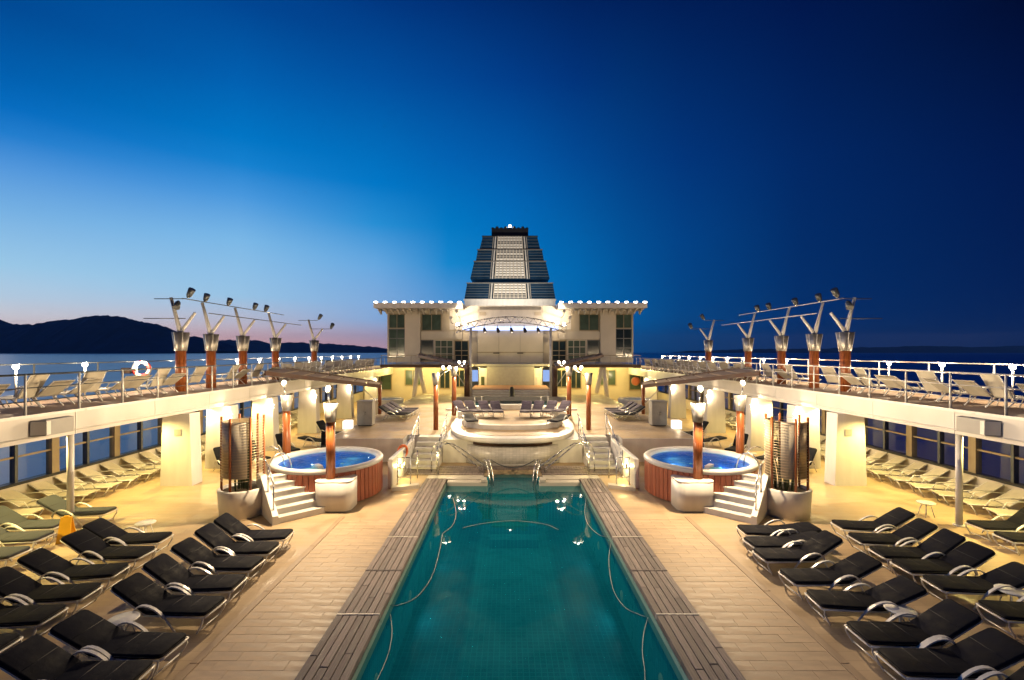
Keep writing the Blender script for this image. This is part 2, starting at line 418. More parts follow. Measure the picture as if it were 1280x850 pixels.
for t_ in ('twenty', 'thirty', 'forty'):
    ORD += [t_ + '-' + o_ for o_ in ORD[:9]] + [{'twenty': 'thirtieth', 'thirty': 'fortieth', 'forty': 'fiftieth'}[t_]]
SIDE = {-1: 'left', 1: 'right'}
WARM = (1.0, 0.78, 0.45); YELLOW = (1.0, 0.76, 0.24); WHITE = (1.0, 0.75, 0.45)

def bez(p0, p1, p2, p3, n=8):
    out = []
    for i in range(n + 1):
        t = i / n; a = (1-t)**3; b = 3*(1-t)**2*t; c = 3*(1-t)*t*t; d = t**3
        out.append(tuple(a*p0[k] + b*p1[k] + c*p2[k] + d*p3[k] for k in range(3)))
    return out
# ------------------------------------------------------------------ sea and hills
SEA_Z = -24.0
b = MB()
b.add([(24000 * math.cos(2*math.pi*i/64), 24000 * math.sin(2*math.pi*i/64), 0) for i in range(48)], [tuple(range(48))])
tag(b.build('sea', M_sea, None, (0, 0, SEA_Z)), 'dark blue evening sea reaching to the horizon round the ship', None, None, 'structure')

def hills(name, label, prof, D, depth, base_px):
    rnd = random.Random(len(prof) * 13 + int(D))
    xs = []
    x = prof[0][0]
    while x <= prof[-1][0]: xs.append(x); x += 3.0
    def h_at(px):
        for (a, ya), (c, yc) in zip(prof, prof[1:]):
            if a <= px <= c:
                t = (px - a) / (c - a); t = t * t * (3 - 2 * t) * 0.5 + t * 0.5
                return ya + (yc - ya) * t
        return prof[-1][1]
    rows = [(0.0, 0.0), (0.25, 0.32), (0.5, 0.6), (0.75, 0.85), (1.0, 1.0), (1.5, 0.7), (2.2, 0.0)]
    v, f = [], []
    for k, (dd, hh) in enumerate(rows):
        Y = D + depth * dd
        for i, px in enumerate(xs):
            ridge = (440 - h_at(px) + rnd.uniform(-1.0, 1.0)) / FPX * (D + depth) + EYE
            ridge = max(ridge, SEA_Z + 3)
            n = rnd.uniform(-0.06, 0.06) if 0 < hh < 1 else 0
            v.append(((px - 636) / FPX * (D + depth) * (0.985 + 0.015 * dd), Y, SEA_Z - 2 + (ridge - SEA_Z + 2) * max(0, hh + n)))
    m = len(xs)
    for k in range(len(rows) - 1):
        for i in range(m - 1): f.append((k*m+i, k*m+i+1, (k+1)*m+i+1, (k+1)*m+i))
    o = MB().add(v, f, True).build(name, M_hill)
    tag(o, label, None, None, 'structure')
hills('hills', 'dark forested mountain ridge across the water on the left',
      [(-420, 420), (-250, 398), (-120, 392), (0, 400), (14, 405), (55, 406), (66, 402), (80, 399), (94, 399), (109, 396), (130, 394), (153, 396), (177, 402), (200, 406), (212, 411), (226, 419), (246, 421), (268, 427), (285, 438)], 9000, 1600, 440)
hills('hills', 'low far coastline beyond the light masts on the left',
      [(225, 432), (270, 426), (293, 425), (307, 425), (324, 426), (336, 430), (365, 428), (398, 429), (440, 432), (470, 434), (500, 439)], 15000, 2200, 440)
hills('hills', 'faint dark coastline on the horizon at the right',
      [(860, 439), (930, 437), (1010, 436), (1080, 434.5), (1150, 433), (1230, 434), (1300, 432), (1450, 434), (1600, 438)], 16000, 2200, 440)

# ------------------------------------------------------------------ ship: decks
POOL_W, COP_W = 2.70, 3.56
P_NEAR, P_FAR = 4.6, 18.6
CH_W, CH_FAR = 1.02, 20.0                # narrow inlet at the far end of the pool
b = MB()
for s in (-1, 1):
    b.box(s * COP_W, s * 5.35, 3.0, 6.0, -0.30, 0.0)
    b.box(s * COP_W, s * 5.35, 14.16, P_FAR + 0.6, -0.30, 0.0)
    b.box(s * 5.51, s * 16.6, 3.0, P_FAR + 0.6, -0.30, 0.0)
    b.box(s * 5.35, s * 5.51, 14.4, P_FAR + 0.6, -0.30, 0.0)
    b.box(s * CH_W, s * 16.6, P_FAR + 0.6, 58.0, -0.30, 0.0)
b.box(-CH_W, CH_W, CH_FAR, 58.0, -0.30, 0.0)
b.box(-COP_W, COP_W, 3.0, P_NEAR, -0.30, 0.0)
deck = tag(b.build('deck', M_deck), 'beige planked pool deck of the ship', None, None, 'structure')
b = MB()
for s in (-1, 1): b.box(s * COP_W, s * 5.35, 6.0, 14.16, -0.30, -0.010)
b.build('deck_underlay', M_caulk, deck)
plank_me = {}
def plank_mesh(w, d):
    k = (round(w, 3), round(d, 3))
    if k not in plank_me:
        me = MB().bbox(-w/2, w/2, -d/2, d/2, -0.010, 0.0, 0.002).mesh('plank'); me.materials.append(M_plank); plank_me[k] = me
    return plank_me[k]
rw = 0.24
for s in (-1, 1):
    for r_ in range(34):
        y = 6.0 + rw * (r_ + 0.5)
        cuts = [COP_W, COP_W + 0.62, COP_W + 1.21, 5.35] if r_ % 2 else [COP_W, COP_W + 0.30, COP_W + 0.92, COP_W + 1.5, 5.35]
        for a, c in zip(cuts, cuts[1:]):
            inst('plank', plank_mesh(c - a - 0.0025, rw - 0.0025), deck, (s * (a + c) / 2, y, random.uniform(-0.0015, 0.0015)))
for s in (-1, 1):
    y = 3.0
    while y < 14:
        MB().bbox(s * 5.355, s * 5.505, y + 0.003, min(y + 2.3, 14.4) - 0.003, -0.03, 0.012, 0.006).build('margin_plank', M_margin, deck)
        y += 2.3
b = MB()
b.prism([(-16.4, -40), (16.4, -40), (16.4, 130), (10, 165), (0, 180), (-10, 165), (-16.4, 130)], SEA_Z - 3, -2.4)
tag(b.build('hull', M_hull), 'white hull of the cruise ship below the pool deck', None, None, 'structure')

# raised deck behind the pool
RZ = 1.1
b = MB()
for s in (-1, 1):
    b.box(s * 5.2, s * 8.8, 21.6, 44, 0.0, RZ)
    b.box(s * 3.3, s * 5.2, 22.6, 44, 0.0, RZ)
b.box(-3.3, 3.3, 31.2, 31.9, 0.0, RZ)
b.box(-3.3, 3.3, 38.4, 44, 0.0, RZ)
for s in (-1, 1): b.box(s * 1.5, s * 3.298, 21.45, 31.195, 0.0, 1.085)
rd = tag(b.build('raised_deck', M_white), 'raised planked deck around the stage behind the pool', None, None, 'structure')
b = MB()
for s in (-1, 1):
    b.box(s * 5.2, s * 8.74, 21.66, 44, RZ, RZ + 0.004); b.box(s * 3.3, s * 5.2, 22.66, 44, RZ, RZ + 0.004)
b.box(-3.3, 3.3, 38.42, 44, RZ, RZ + 0.004)
b.build('deck_floor', M_deck, rd)

# ------------------------------------------------------------------ swimming pool
pool = thing('swimming_pool', 'long teal swimming pool with grey plank edging in the middle of the deck', 'pool', (0, 0, 0))
WZ = -0.17
b = MB()
bz = -1.65
# inner faces of the basin, as thick walls
for s in (-1, 1):
    b.box(s * POOL_W, s * (POOL_W + 0.25), P_NEAR, P_FAR, bz, -0.05)
    b.box(s * CH_W, s * (POOL_W + 0.25), P_FAR, P_FAR + 0.25, bz, -0.05)
    b.box(s * CH_W, s * (CH_W + 0.2), P_FAR + 0.25, CH_FAR, bz, -0.05)
b.box(-POOL_W - 0.25, POOL_W + 0.25, P_NEAR - 0.25, P_NEAR, bz, -0.05)
b.box(-CH_W - 0.2, CH_W + 0.2, CH_FAR, CH_FAR + 0.25, bz, -0.302)
b.box(-POOL_W - 0.25, POOL_W + 0.25, P_NEAR - 0.25, CH_FAR + 0.25, bz - 0.2, bz)
b.build('basin', M_tile, pool)
b = MB()
for s in (-1, 1):
    b.box(s * (POOL_W - 0.012), s * POOL_W, P_NEAR, P_FAR - 0.32, -0.34, -0.045)
b.build('tile_border', M_tilepale, pool)
b = MB()
for i, (z, y0) in enumerate(((-0.45, 17.4), (-0.75, 16.9), (-1.05, 16.4), (-1.35, 15.9))):
    b.box(-0.85, 0.85, y0, CH_FAR - 0.01, bz + 0.002 if i == 3 else z - 0.3, z)
b.build('underwater_step', M_tile, pool)
v = [(-POOL_W, P_NEAR, WZ), (POOL_W, P_NEAR, WZ), (POOL_W, P_FAR, WZ), (CH_W, P_FAR, WZ), (CH_W, CH_FAR, WZ), (-CH_W, CH_FAR, WZ), (-CH_W, P_FAR, WZ), (-POOL_W, P_FAR, WZ)]
MB().add(v, [tuple(range(8))]).build('water', M_water, pool)
for s in (-1, 1):
    b = MB(); b.bbox(s * (CH_W + 0.02), s * (POOL_W - 0.02), P_FAR - 0.33, P_FAR + 0.02, -0.40, -0.02, 0.02); b.build('ledge', M_cream, pool)
    b = MB(); b.bbox(s * (CH_W + 0.05), s * (CH_W + 0.28), P_FAR - 0.36, P_FAR + 0.04, -0.0195, 0.10, 0.02); b.build('ledge_end', M_cream, pool)
    b = MB(); b.bbox(s * (CH_W + 0.205), s * COP_W, P_FAR + 0.03, P_FAR + 0.6, -0.045, 0.02, 0.01); b.build('end_coping', M_cream, pool)
# coping planks: boards running fore and aft, parted by pale cross strips
bounds = [4.2, 6.55, 8.95, 10.75, 12.7, 14.7, 16.7, P_FAR + 0.02]
nb = 6
pw = (COP_W - POOL_W) / nb
for s in (-1, 1):
    for j, (a, c) in enumerate(zip(bounds, bounds[1:])):
        for k in range(nb):
            x0 = POOL_W + pw * k
            cuts = [a + 0.03, c - 0.03]
            if k % 2 == j % 2: cuts.insert(1, a + (c - a) * (0.3 + 0.4 * random.random()))
            for p, q in zip(cuts, cuts[1:]):
                dz = random.uniform(-0.004, 0.004)
                b = MB(); b.bbox(x0 + 0.006 - POOL_W, x0 + pw - 0.006 - POOL_W, p + 0.004, q - 0.004, -0.05, 0.055 + dz, 0.008)
                if s < 0:
                    b.v = [(-x, y, z) for x, y, z in b.v]; b.f = [f[::-1] for f in b.f]
                b.build('plank', M_greywood, pool, (s * POOL_W, 0, 0))
        if j:
            b = MB(); b.bbox(s * (POOL_W + 0.005), s * (COP_W - 0.005), a - 0.026, a + 0.026, -0.04, 0.062, 0.006)
            b.build('cross_strip', M_cream if j in (2, 4) else M_greywood, pool)
    b = MB(); b.box(s * (POOL_W + 0.02), s * (COP_W - 0.002), 4.0, P_FAR + 0.02, -0.29, -0.05); b.build('coping_bed', M_caulk, pool)
# underwater wall lamps
for s in (-1, 1):
    for y in (5.6, 8.6, 11.6, 14.6):
        l = MB().lathe([(0.0, 0.02), (0.11, 0.02), (0.13, 0.0)], 12).build('pool_lamp', M_tilepale, pool, (s * (POOL_W - 0.004), y, -1.0), (0, R(-90) * s, 0))
        light('pool_light', 'SPOT', (s * (POOL_W - 0.06), y, -1.0), {5.6: 62, 8.6: 30, 11.6: 14, 14.6: 8}[y], (0.75, 1.0, 0.95), pool, 0.03, (0, y, -1.15), 165, 0.5)
# ropes draped over the water from the cross strips
def rope(pts, label):
    tag(MB().tube(pts, 0.0075, 6).build('rope', M_rope), label, 'rope', 'ropes trailing along the pool edge')
def px_pt(px, py, z):
    D = FPX * (EYE - z) / (py - 440)
    return ((px - 636) / FPX * D - 0.18, D, z)
zr = WZ + 0.012
RT = [
    ('left', [(488, 768), (490, 790), (486, 815), (477, 838), (466, 860)], 'pale rope on the water along the near left pool edge'),
    ('left', [(553, 668), (549, 690), (540, 720), (522, 745), (500, 756), (486, 757)], 'pale rope looping from the cream strip on the left pool edge'),
    ('left', [(566, 622), (570, 640), (566, 656), (553, 667)], 'pale rope by the far left pool edge near the steps'),
    ('right', [(733, 620), (731, 640), (735, 655), (748, 668), (762, 672)], 'pale rope by the far right pool edge near the steps'),
    ('right', [(764, 676), (761, 700), (766, 735), (780, 758), (798, 768), (808, 771)], 'pale rope looping from the cream strip on the right pool edge'),
    ('right', [(810, 772), (805, 790), (803, 815), (806, 838), (806, 862)], 'pale rope on the water along the near right pool edge'),
]
def smooth_pts(p, n=5):
    out = []
    P = [Vector(q) for q in p]; P = [2 * P[0] - P[1]] + P + [2 * P[-1] - P[-2]]
    for i in range(1, len(P) - 2):
        for k in range(n):
            t = k / n
            out.append(0.5 * ((2*P[i]) + (-P[i-1] + P[i+1]) * t + (2*P[i-1] - 5*P[i] + 4*P[i+1] - P[i+2]) * t*t + (-P[i-1] + 3*P[i] - 3*P[i+1] + P[i+2]) * t**3))
    out.append(P[-2]); return out
for sd, pp, lb in RT: rope(smooth_pts([px_pt(x, y, zr) for x, y in pp]), lb)
rope(smooth_pts([px_pt(x, y, zr) for x, y in ((578, 660), (600, 655), (640, 651), (680, 655), (698, 662))]), 'faint pale rope arching across the middle of the pool water')

# ------------------------------------------------------------------ side superstructure
UZ = 3.5
UI, UO = 12.9, 16.75       # inner and outer edge of the upper deck
def side(s):
    S = SIDE[s]
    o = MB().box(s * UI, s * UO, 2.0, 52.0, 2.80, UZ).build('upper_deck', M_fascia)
    tag(o, 'white upper sun deck slab along the %s side' % S, None, None, 'structure')
    MB().box(s * (UI + 0.12), s * (UO - 0.1), 2.0, 51.8, UZ, UZ + 0.006).build('deck_floor', M_upfloor, o)
    MB().box(s * (UI - 0.03), s * UI, 2.0, 52.0, UZ - 0.05, UZ + 0.03).build('edge_trim', M_alu, o)
    MB().tube([(s * (UI - 0.045), 2.0, 2.93), (s * (UI - 0.045), 51.5, 2.93)], 0.018, 6).build('conduit', M_white, o)
    seam = MB().box(-0.008, 0.008, -0.012, 0.012, 2.80, UZ - 0.051).mesh('seam'); seam.materials.append(M_alu)
    for k in range(16): inst('seam', seam, o, (s * (UI - 0.002), 4.4 + 3.0 * k, 0))
    # outer wall with windows
    w = thing('window_wall', 'outer wall of tall windows facing the sea along the %s side' % S, 'wall', (s * 16.3, 0, 0))
    MB().box(-0.12, 0.12, 3.0, 50.0, 0.0, 0.86).build('parapet', M_cream, w)
    MB().box(-0.15, 0.15, 3.0, 50.0, 0.86, 0.95).build('sill', M_black, w)
    MB().box(-0.10, 0.10, 3.0, 50.0, 2.62, 2.80).build('head_beam', M_cream, w)
    pit = 1.27
    k = 0
    y = 8.5
    wide = MB().box(-0.11, 0.11, -0.13, 0.13, 0.95, 2.62).mesh('pier'); wide.materials.append(M_bronze)
    thin = MB().box(-0.09, 0.09, -0.045, 0.045, 0.95, 2.62).mesh('mullion'); thin.materials.append(M_darksteel)
    tran = MB().box(-0.05, 0.05, 0, pit, 1.74, 1.80).mesh('transom'); tran.materials.append(M_bronze)
    pane1 = MB().box(-0.006, 0.006, 0.03, pit - 0.03, 0.955, 1.735).mesh('pane'); pane1.materials.append(M_glass)
    pane2 = MB().box(-0.006, 0.006, 0.03, pit - 0.03, 1.805, 2.615).mesh('pane'); pane2.materials.append(M_glass)
    while y < 48:
        if k % 2 == 0: inst('pier', wide, w, (0, y, 0))
        else: inst('mullion', thin, w, (0, y, 0))
        inst('transom', tran, w, (0, y, 0)); inst('pane', pane1, w, (0, y, 0)); inst('pane', pane2, w, (0, y, 0))
        y += pit; k += 1
    # inner rail
    def rail(x, posts, label, m_post, m_rail, hts, rp, rr):
        t = thing('railing', label, 'railing', (x, 0, UZ))
        y0, y1 = posts[0], posts[-1]
        pm = MB().cyl((0, 0, 0), (0, 0, hts[-1]), rp, rp * 0.9, 8).mesh('post'); pm.materials.append(m_post)
        for y in posts: inst('post', pm, t, (0, y, 0))
        for i, h in enumerate(hts):
            MB().tube([(0, y0, h), (0, y1, h)], rr if i == len(hts) - 1 else rr * 0.55, 6).build('top_rail' if i == len(hts) - 1 else 'mid_rail', m_rail, t)
    rail(s * (UI + 0.09), [6 + 1.52 * i for i in range(30)], 'railing along the inner edge of the %s upper deck' % S, M_alu, M_darksteel if s < 0 else M_alu, (0.38, 0.74, 1.10), 0.032, 0.026)
    rail(s * (UO - 0.12), [6 + 2.45 * i for i in range(19)], 'railing along the outer edge of the %s upper deck' % S, M_darksteel if s < 0 else M_alu, M_darksteel if s < 0 else M_alu, (0.45, 0.9, 1.28), 0.03, 0.024)
    # speaker / locker box fixed under the fascia
    t = thing('fascia_box', 'grey and white box fixed on the near %s upper deck fascia' % S, 'box', (s * (UI - 0.02), 12.1, 2.95))
    b = MB(); b.prism([(0, 0), (0, 1.05), (-s * 0.30, 0.9), (-s * 0.30, 0.12)][::(1 if s > 0 else -1)], 0, 0.42); b.build('body', M_grey, t)
    b = MB(); b.prism([(-s * 0.02, -0.015), (-s * 0.33, 0.105), (-s * 0.33, 0.22), (-s * 0.31, 0.22), (-s*0.31, 0.11), (-s*0.02, -0.005)][::(-1 if s > 0 else 1)], 0.03, 0.39); b.build('face', M_table, t)
    # supports
    i = 0
    for y in (8.6, 13.65):
        t = thing('support_column', ('slim white round column holding the %s upper deck by the loungers' if y > 9 else 'slim white column under the near end of the %s upper deck') % S, 'column', (s * 13.3, y, 0))
        MB().cyl((0, 0, 0.04), (0, 0, 2.8), 0.085, 0.085, 14).build('shaft', M_white, t)
        MB().cyl((0, 0, 0), (0, 0, 0.04), 0.15, 0.14, 14).build('base_plate', M_white, t)
    for i, y in enumerate((18.0, 20.6, 24.2, 29.5, 36.0, 43.0)):
        t = thing('support_pier', 'wide white pier under the %s upper deck, %s from the near end' % (S, ORD[i]), 'pier', (s * 13.1, y, 0), 0, 'white piers under the upper decks')
        b = MB(); w0, w1 = 0.62, 0.52
        b.add([(-w0,-0.3,0),(w0,-0.3,0),(w0,0.3,0),(-w0,0.3,0),(-w1,-0.3,2.8),(w1,-0.3,2.8),(w1,0.3,2.8),(-w1,0.3,2.8)], [(0,3,2,1),(4,5,6,7),(0,1,5,4),(1,2,6,5),(2,3,7,6),(3,0,4,7)])
        b.build('shaft', M_white, t)
        if i == 0: MB().bbox(-0.15 - s*0.1, 0.12 - s*0.1, -0.33, -0.302, 1.95, 2.2, 0.005).build('vent_cover', M_grey, t)
        if i:
            # wall washer on the near face, shining down the pier
            q = thing('wall_lamp', 'bright wall washer on the %s white pier of the %s upper deck' % (ORD[i], S), 'lamp', (s * 12.55, y - 0.36, 2.35), 0, 'wall washers on the piers')
            MB().bbox(-0.11, 0.11, -0.08, 0.055, -0.05, 0.08, 0.01).build('housing', M_white, q)
            MB().box(-0.09, 0.09, -0.075, 0.045, -0.058, -0.051).build('lens', M_lamp, q)
            MB().box(-0.09, 0.09, -0.075, 0.045, 0.081, 0.088).build('lens', M_lamp, q)
            light('wash_light', 'POINT', (0, -0.10, 0.14), 45, WHITE, q, 0.03)
            light('wash_light', 'POINT', (0, -0.10, -0.11), 40, WHITE, q, 0.03)
    # ceiling lights under the upper deck
    for i in range(12):
        y = 10.5 + i * 3.2
        t = thing('ceiling_light', 'round ceiling light under the %s upper deck, %s from the near end' % (S, ORD[i]), 'lamp', (s * 13.75, y, 2.80), 0, 'ceiling lights under the upper decks')
        MB().lathe([(0.0, -0.03), (0.17, -0.03), (0.19, 0.0)], 14).build('rim', M_alu, t)
        MB().disc(0.15, -0.036, 14, (0, 0), False).build('lens', M_lampwarm, t)
        light('down_light', 'SPOT', (0, 0, -0.07), 560 if i <= 6 else 400, YELLOW, t, 0.04, (-s * 0.5, 0, -3), 150, 0.9)
    # lanterns on posts along the outer rail
    for i in range(15):
        y = 15.05 + 2.45 * i
        t = thing('rail_lantern', 'lit lantern on a post by the %s outer rail, %s from the near end' % (S, ORD[i]), 'lamp', (s * 16.45, y, UZ), 0, 'lanterns along the outer rails')
        MB().tube([(0, 0, 0), (0, 0, 1.12)], 0.03, 8).build('post', M_alu, t)
        MB().lathe([(0.0, 1.315), (0.07, 1.31), (0.10, 1.28), (0.0, 1.28)], 12).build('cap', M_alu, t)
        MB().lathe([(0.03, 1.13), (0.07, 1.15), (0.088, 1.205), (0.07, 1.272), (0.0, 1.279)], 12).build('lens', M_lamp, t)
        light('lantern_light', 'POINT', (-s * 0.19, 0, 1.21), 150, WHITE, t, 0.03)
side(-1); side(1)
# ------------------------------------------------------------------ hot tubs with steps, posts, planters
def torch_post(loc, label, z0h, group=None, head_target=None, power=500, height=2.5, wood_r=0.15, heads=1, lean=(0, 0), cone=True, spot=140):
    """timber post with a flared silver collar and lamp heads on top"""
    t = thing('lamp_post', label, 'lamp post', loc, 0, group)
    hc = height - 0.62
    MB().cyl((0, 0, 0), (0, 0, hc), wood_r, wood_r * 0.97, 14).build('timber_shaft', M_wood, t)
    b = MB(); b.lathe([(wood_r * 1.02, hc), (wood_r * 1.08, hc + 0.02), (wood_r * 1.55, height), (wood_r * 1.40, height), (wood_r * 0.95, hc + 0.08), (0, hc + 0.08)], 16)
    b.build('collar', M_collar, t)
    for k in range(6):
        a = k * math.pi / 3
        p0 = (wood_r * 1.07 * math.cos(a), wood_r * 1.07 * math.sin(a), hc); p1 = (wood_r * 1.56 * math.cos(a), wood_r * 1.56 * math.sin(a), height)
        MB().tube([p0, p1], 0.012, 4).build('rib', M_collar, t)
    up = 0.22 if heads == 1 else 0.0
    for h in range(heads):
        dx = (h - (heads - 1) / 2) * 0.34 + lean[0]; dy = lean[1]
        MB().tube([(0, 0, height - 0.4), (dx * 0.6, dy * 0.6, height + 0.02), (dx, dy, height + 0.12 + up)], 0.02, 6).build('arm', M_steel, t)
        head = MB().lathe([(0.0, 0.02), (0.06, 0.02), (0.09, 0.16), (0.085, 0.17), (0.0, 0.17)], 12, (dx, dy, height + 0.1 + up)).build('lamp_head', M_alu, t)
        MB().lathe([(0.075, 0.0), (0.07, 0.05), (0.045, 0.085), (0.0, 0.10)], 12, (dx, dy, height + 0.272 + up)).build('bulb', M_lamp, head)
    if head_target is None:
        light('post_light', 'POINT', (lean[0], lean[1] - 0.14, height + 0.33 + up), power, WHITE, t, 0.04)
    else:
        light('post_light', 'SPOT', (lean[0], lean[1] - 0.17, height + 0.30), power, WHITE, t, 0.04, Vector(head_target) - Vector(loc), spot, 0.8)
    return t

def hot_tub(s):
    S = SIDE[s]
    c = (s * 6.9, 17.0)
    RO, RI, H = 1.90, 1.72, 1.28
    t = thing('hot_tub', 'round hot tub with red timber staves and glowing blue water, %s of the pool' % S, 'hot tub', (c[0], c[1], 0))
    n = 64
    st = MB(); a = math.pi / n * 0.93
    w = RO * math.tan(a)
    st.bbox(-w, w, -0.04, 0.0, 0.03, H - 0.16, 0.01)
    me = st.mesh('stave'); me.materials.append(M_stave)
    for k in range(n):
        an = 2 * math.pi * k / n
        inst('stave', me, t, (RO * math.cos(an), RO * math.sin(an), 0), (0, 0, an + math.pi / 2))
    MB().lathe([(RO - 0.06, 0.0), (RO - 0.06, H - 0.16)], 48).build('inner_drum', M_brown, t)
    MB().lathe([(RO + 0.02, H - 0.16), (RO + 0.07, H - 0.12), (RO + 0.07, H - 0.04), (RO + 0.03, H), (RI + 0.05, H), (RI, H - 0.04), (RI - 0.01, H - 0.16)], 48).build('rim', M_white, t)
    MB().lathe([(RI - 0.01, H - 0.16), (RI - 0.05, H - 0.5), (RI - 0.45, H - 0.52), (RI - 0.5, H - 0.95), (0.0, H - 0.97)], 48).build('shell', M_tubshell, t)
    MB().disc(RI - 0.012, H - 0.13, 48).build('water', M_tubwater, t)
    for k in range(6):
        an = k * math.pi / 3 + 0.4
        MB().lathe([(0.0, 0), (0.07, 0), (0.07, 0.03), (0, 0.03)], 10, (1.05 * math.cos(an), 1.05 * math.sin(an), H - 0.516)).build('jet', M_alu, t)
    for k in range(4):
        an = k * math.pi / 2 + 0.3
        light('underwater_light', 'POINT', (1.2 * math.cos(an), 1.2 * math.sin(an), H - 0.32), 6, (0.7, 0.9, 1.0), t, 0.03)
    # grab rails over the rim
    for q, an in enumerate((R(200) if s < 0 else R(-20), R(240) if s < 0 else R(-60))):
        ca, sa = math.cos(an), math.sin(an)
        pts = bez((2.35*ca, 2.35*sa, H - 0.1), (2.35*ca, 2.35*sa, H + 0.75), (1.5*ca, 1.5*sa, H + 0.75), (1.5*ca, 1.5*sa, H - 0.2), 10)
        MB().tube(pts, 0.022, 6).build('grab_rail', M_steel, t)
    # white steps on the near outer side, facing the pool at a slant
    st = thing('tub_steps', 'white steps with stringer walls climbing to the %s hot tub' % S, 'steps', (s * 6.55, 14.35, 0), 0)
    ang = R(42) if s < 0 else R(-42)
    ux, uy = math.cos(ang), math.sin(ang)          # along the tread (towards the pool for the left)
    vx, vy = -math.sin(ang), math.cos(ang)         # climbing direction
    def q4(u0, u1, v0, v1): return [(u * ux + w_ * vx, u * uy + w_ * vy) for u, w_ in ((u0, v0), (u1, v0), (u1, v1), (u0, v1))]
    hw = 0.82
    for k in range(6):
        MB().prism(q4(-hw, hw, 0.26 * k, 1.72), 0.19 * k + (0.0 if k == 0 else 0.001), 0.19 * (k + 1) - 0.03).build('step', M_white, st)
        MB().prism(q4(-hw, hw, 0.26 * k - 0.025, 0.26 * k + 0.26), 0.19 * (k + 1) - 0.03, 0.19 * (k + 1)).build('tread', M_white, st)
    for e in (-1, 1):
        lo = [(-0.05, 0.0), (0.55, 0.0), (1.75, 0.0), (1.75, 1.2), (1.3, 1.2), (-0.05, 0.24)]
        v, f = [], []
        for off in (e * (hw + 0.005), e * (hw + 0.17)):
            for vv, z in ((-0.06, 0.0), (1.75, 0.0), (1.75, 1.22), (1.35, 1.22), (-0.06, 0.26)):
                v.append((off * ux + vv * vx, off * uy + vv * vy, z))
        f = [(0,1,2,3,4), (9,8,7,6,5)] + [(i, 5 + i, 5 + (i+1) % 5, (i+1) % 5) for i in range(5)]
        if e < 0: f = [q_[::-1] for q_ in f]
        MB().add(v, f).build('stringer', M_white, st)
    e = -1 if s < 0 else 1
    for vv, z in ((0.15, 0.42), (0.75, 0.85)):
        off = e * (hw + 0.09)
        MB().tube([(off*ux+vv*vx, off*uy+vv*vy, z - 0.1), (off*ux+vv*vx, off*uy+vv*vy, z + 0.75)], 0.022, 6).build('rail_post', M_steel, st)
    off = e * (hw + 0.09)
    MB().tube(bez((off*ux+0.15*vx, off*uy+0.15*vy, 1.17), (off*ux+0.4*vx, off*uy+0.4*vy, 1.45), (off*ux+0.9*vx, off*uy+0.9*vy, 1.75), (off*ux+1.3*vx, off*uy+1.3*vy, 1.75), 8), 0.024, 6).build('hand_rail', M_steel, st)
    # rounded white pedestal with the lamp post
    pd = thing('pedestal', 'rounded white pedestal in front of the %s hot tub carrying a lamp post' % S, 'pedestal', (s * 5.92, 15.2, 0))
    b = MB(); pts = rrect(1.2, 0.95, 0.26, 6)
    b.prism(pts, 0.05, 0.96, True); b.build('body', M_white, pd)
    MB().prism([(x * 0.96, y * 0.96) for x, y in pts], 0.0, 0.05, True).build('plinth', M_grey, pd)
    MB().prism([(x * 1.008, y * 1.01) for x, y in pts], 0.96, 1.0, True).build('cap', M_white, pd)
    torch_post((s * 6.1, 15.15, 1.0), 'timber lamp post with silver collar on the pedestal before the %s hot tub' % S, 1.0, 'timber lamp posts by the hot tubs', None, 1750, 2.5, lean=(s * 0.03, -0.12))
    torch_post((s * 8.95, 18.0, 0.0), 'timber lamp post with silver collar behind the outer rim of the %s hot tub' % S, 0.0, 'timber lamp posts by the hot tubs', None, 520, 3.5, lean=(0, -0.2))
    # planter with trellis
    p = thing('planter', 'white planter with curved trellis screen and tall leaves beside the %s tub steps' % S, 'planter', (s * 8.75, 14.7, 0))
    pot = MB().lathe([(0.0, 0.0), (0.66, 0.0), (0.72, 0.84), (0.70, 0.87), (0.62, 0.87), (0.60, 0.78), (0.0, 0.78)], 28).build('pot', M_white, p)
    MB().disc(0.6, 0.785, 24).build('soil', M_soil, pot)
    for k, an in enumerate((20, 75, 130, 200, 265, 320)):
        x, y = 0.6 * math.cos(R(an)), 0.6 * math.sin(R(an))
        MB().cyl((x, y, 0.8), (x, y, 3.15), 0.038, 0.038, 8).build('trellis_post', M_wood, p)
    ring = MB().lathe([(0.60, 0), (0.615, 0.006), (0.60, 0.012), (0.588, 0.006)], 36, close=True).mesh('trellis_ring'); ring.materials.append(M_gold)
    z = 1.15
    while z < 3.1:
        inst('trellis_ring', ring, p, (0, 0, z)); z += 0.085
    for a0, a1 in ((95, 190), (205, 258) if s < 0 else (278, 330), (268, 312) if s < 0 else (225, 270)):
        v, f = [], []
        for i in range(9):
            a = R(a0 + (a1 - a0) * i / 8)
            for rr in (0.565, 0.58): v += [(rr*math.cos(a), rr*math.sin(a), 1.25), (rr*math.cos(a), rr*math.sin(a), 3.0)]
        for i in range(8):
            k = i * 4; f += [(k, k+4, k+5, k+1), (k+2, k+3, k+7, k+6), (k+1, k+5, k+7, k+3), (k, k+2, k+6, k+4)]
        MB().add(v, f, True).build('mesh_panel', M_bronze if a0 < 100 else (M_gold if a0 in (205, 278) else M_cream), p)
    rl = random.Random(5 + s)
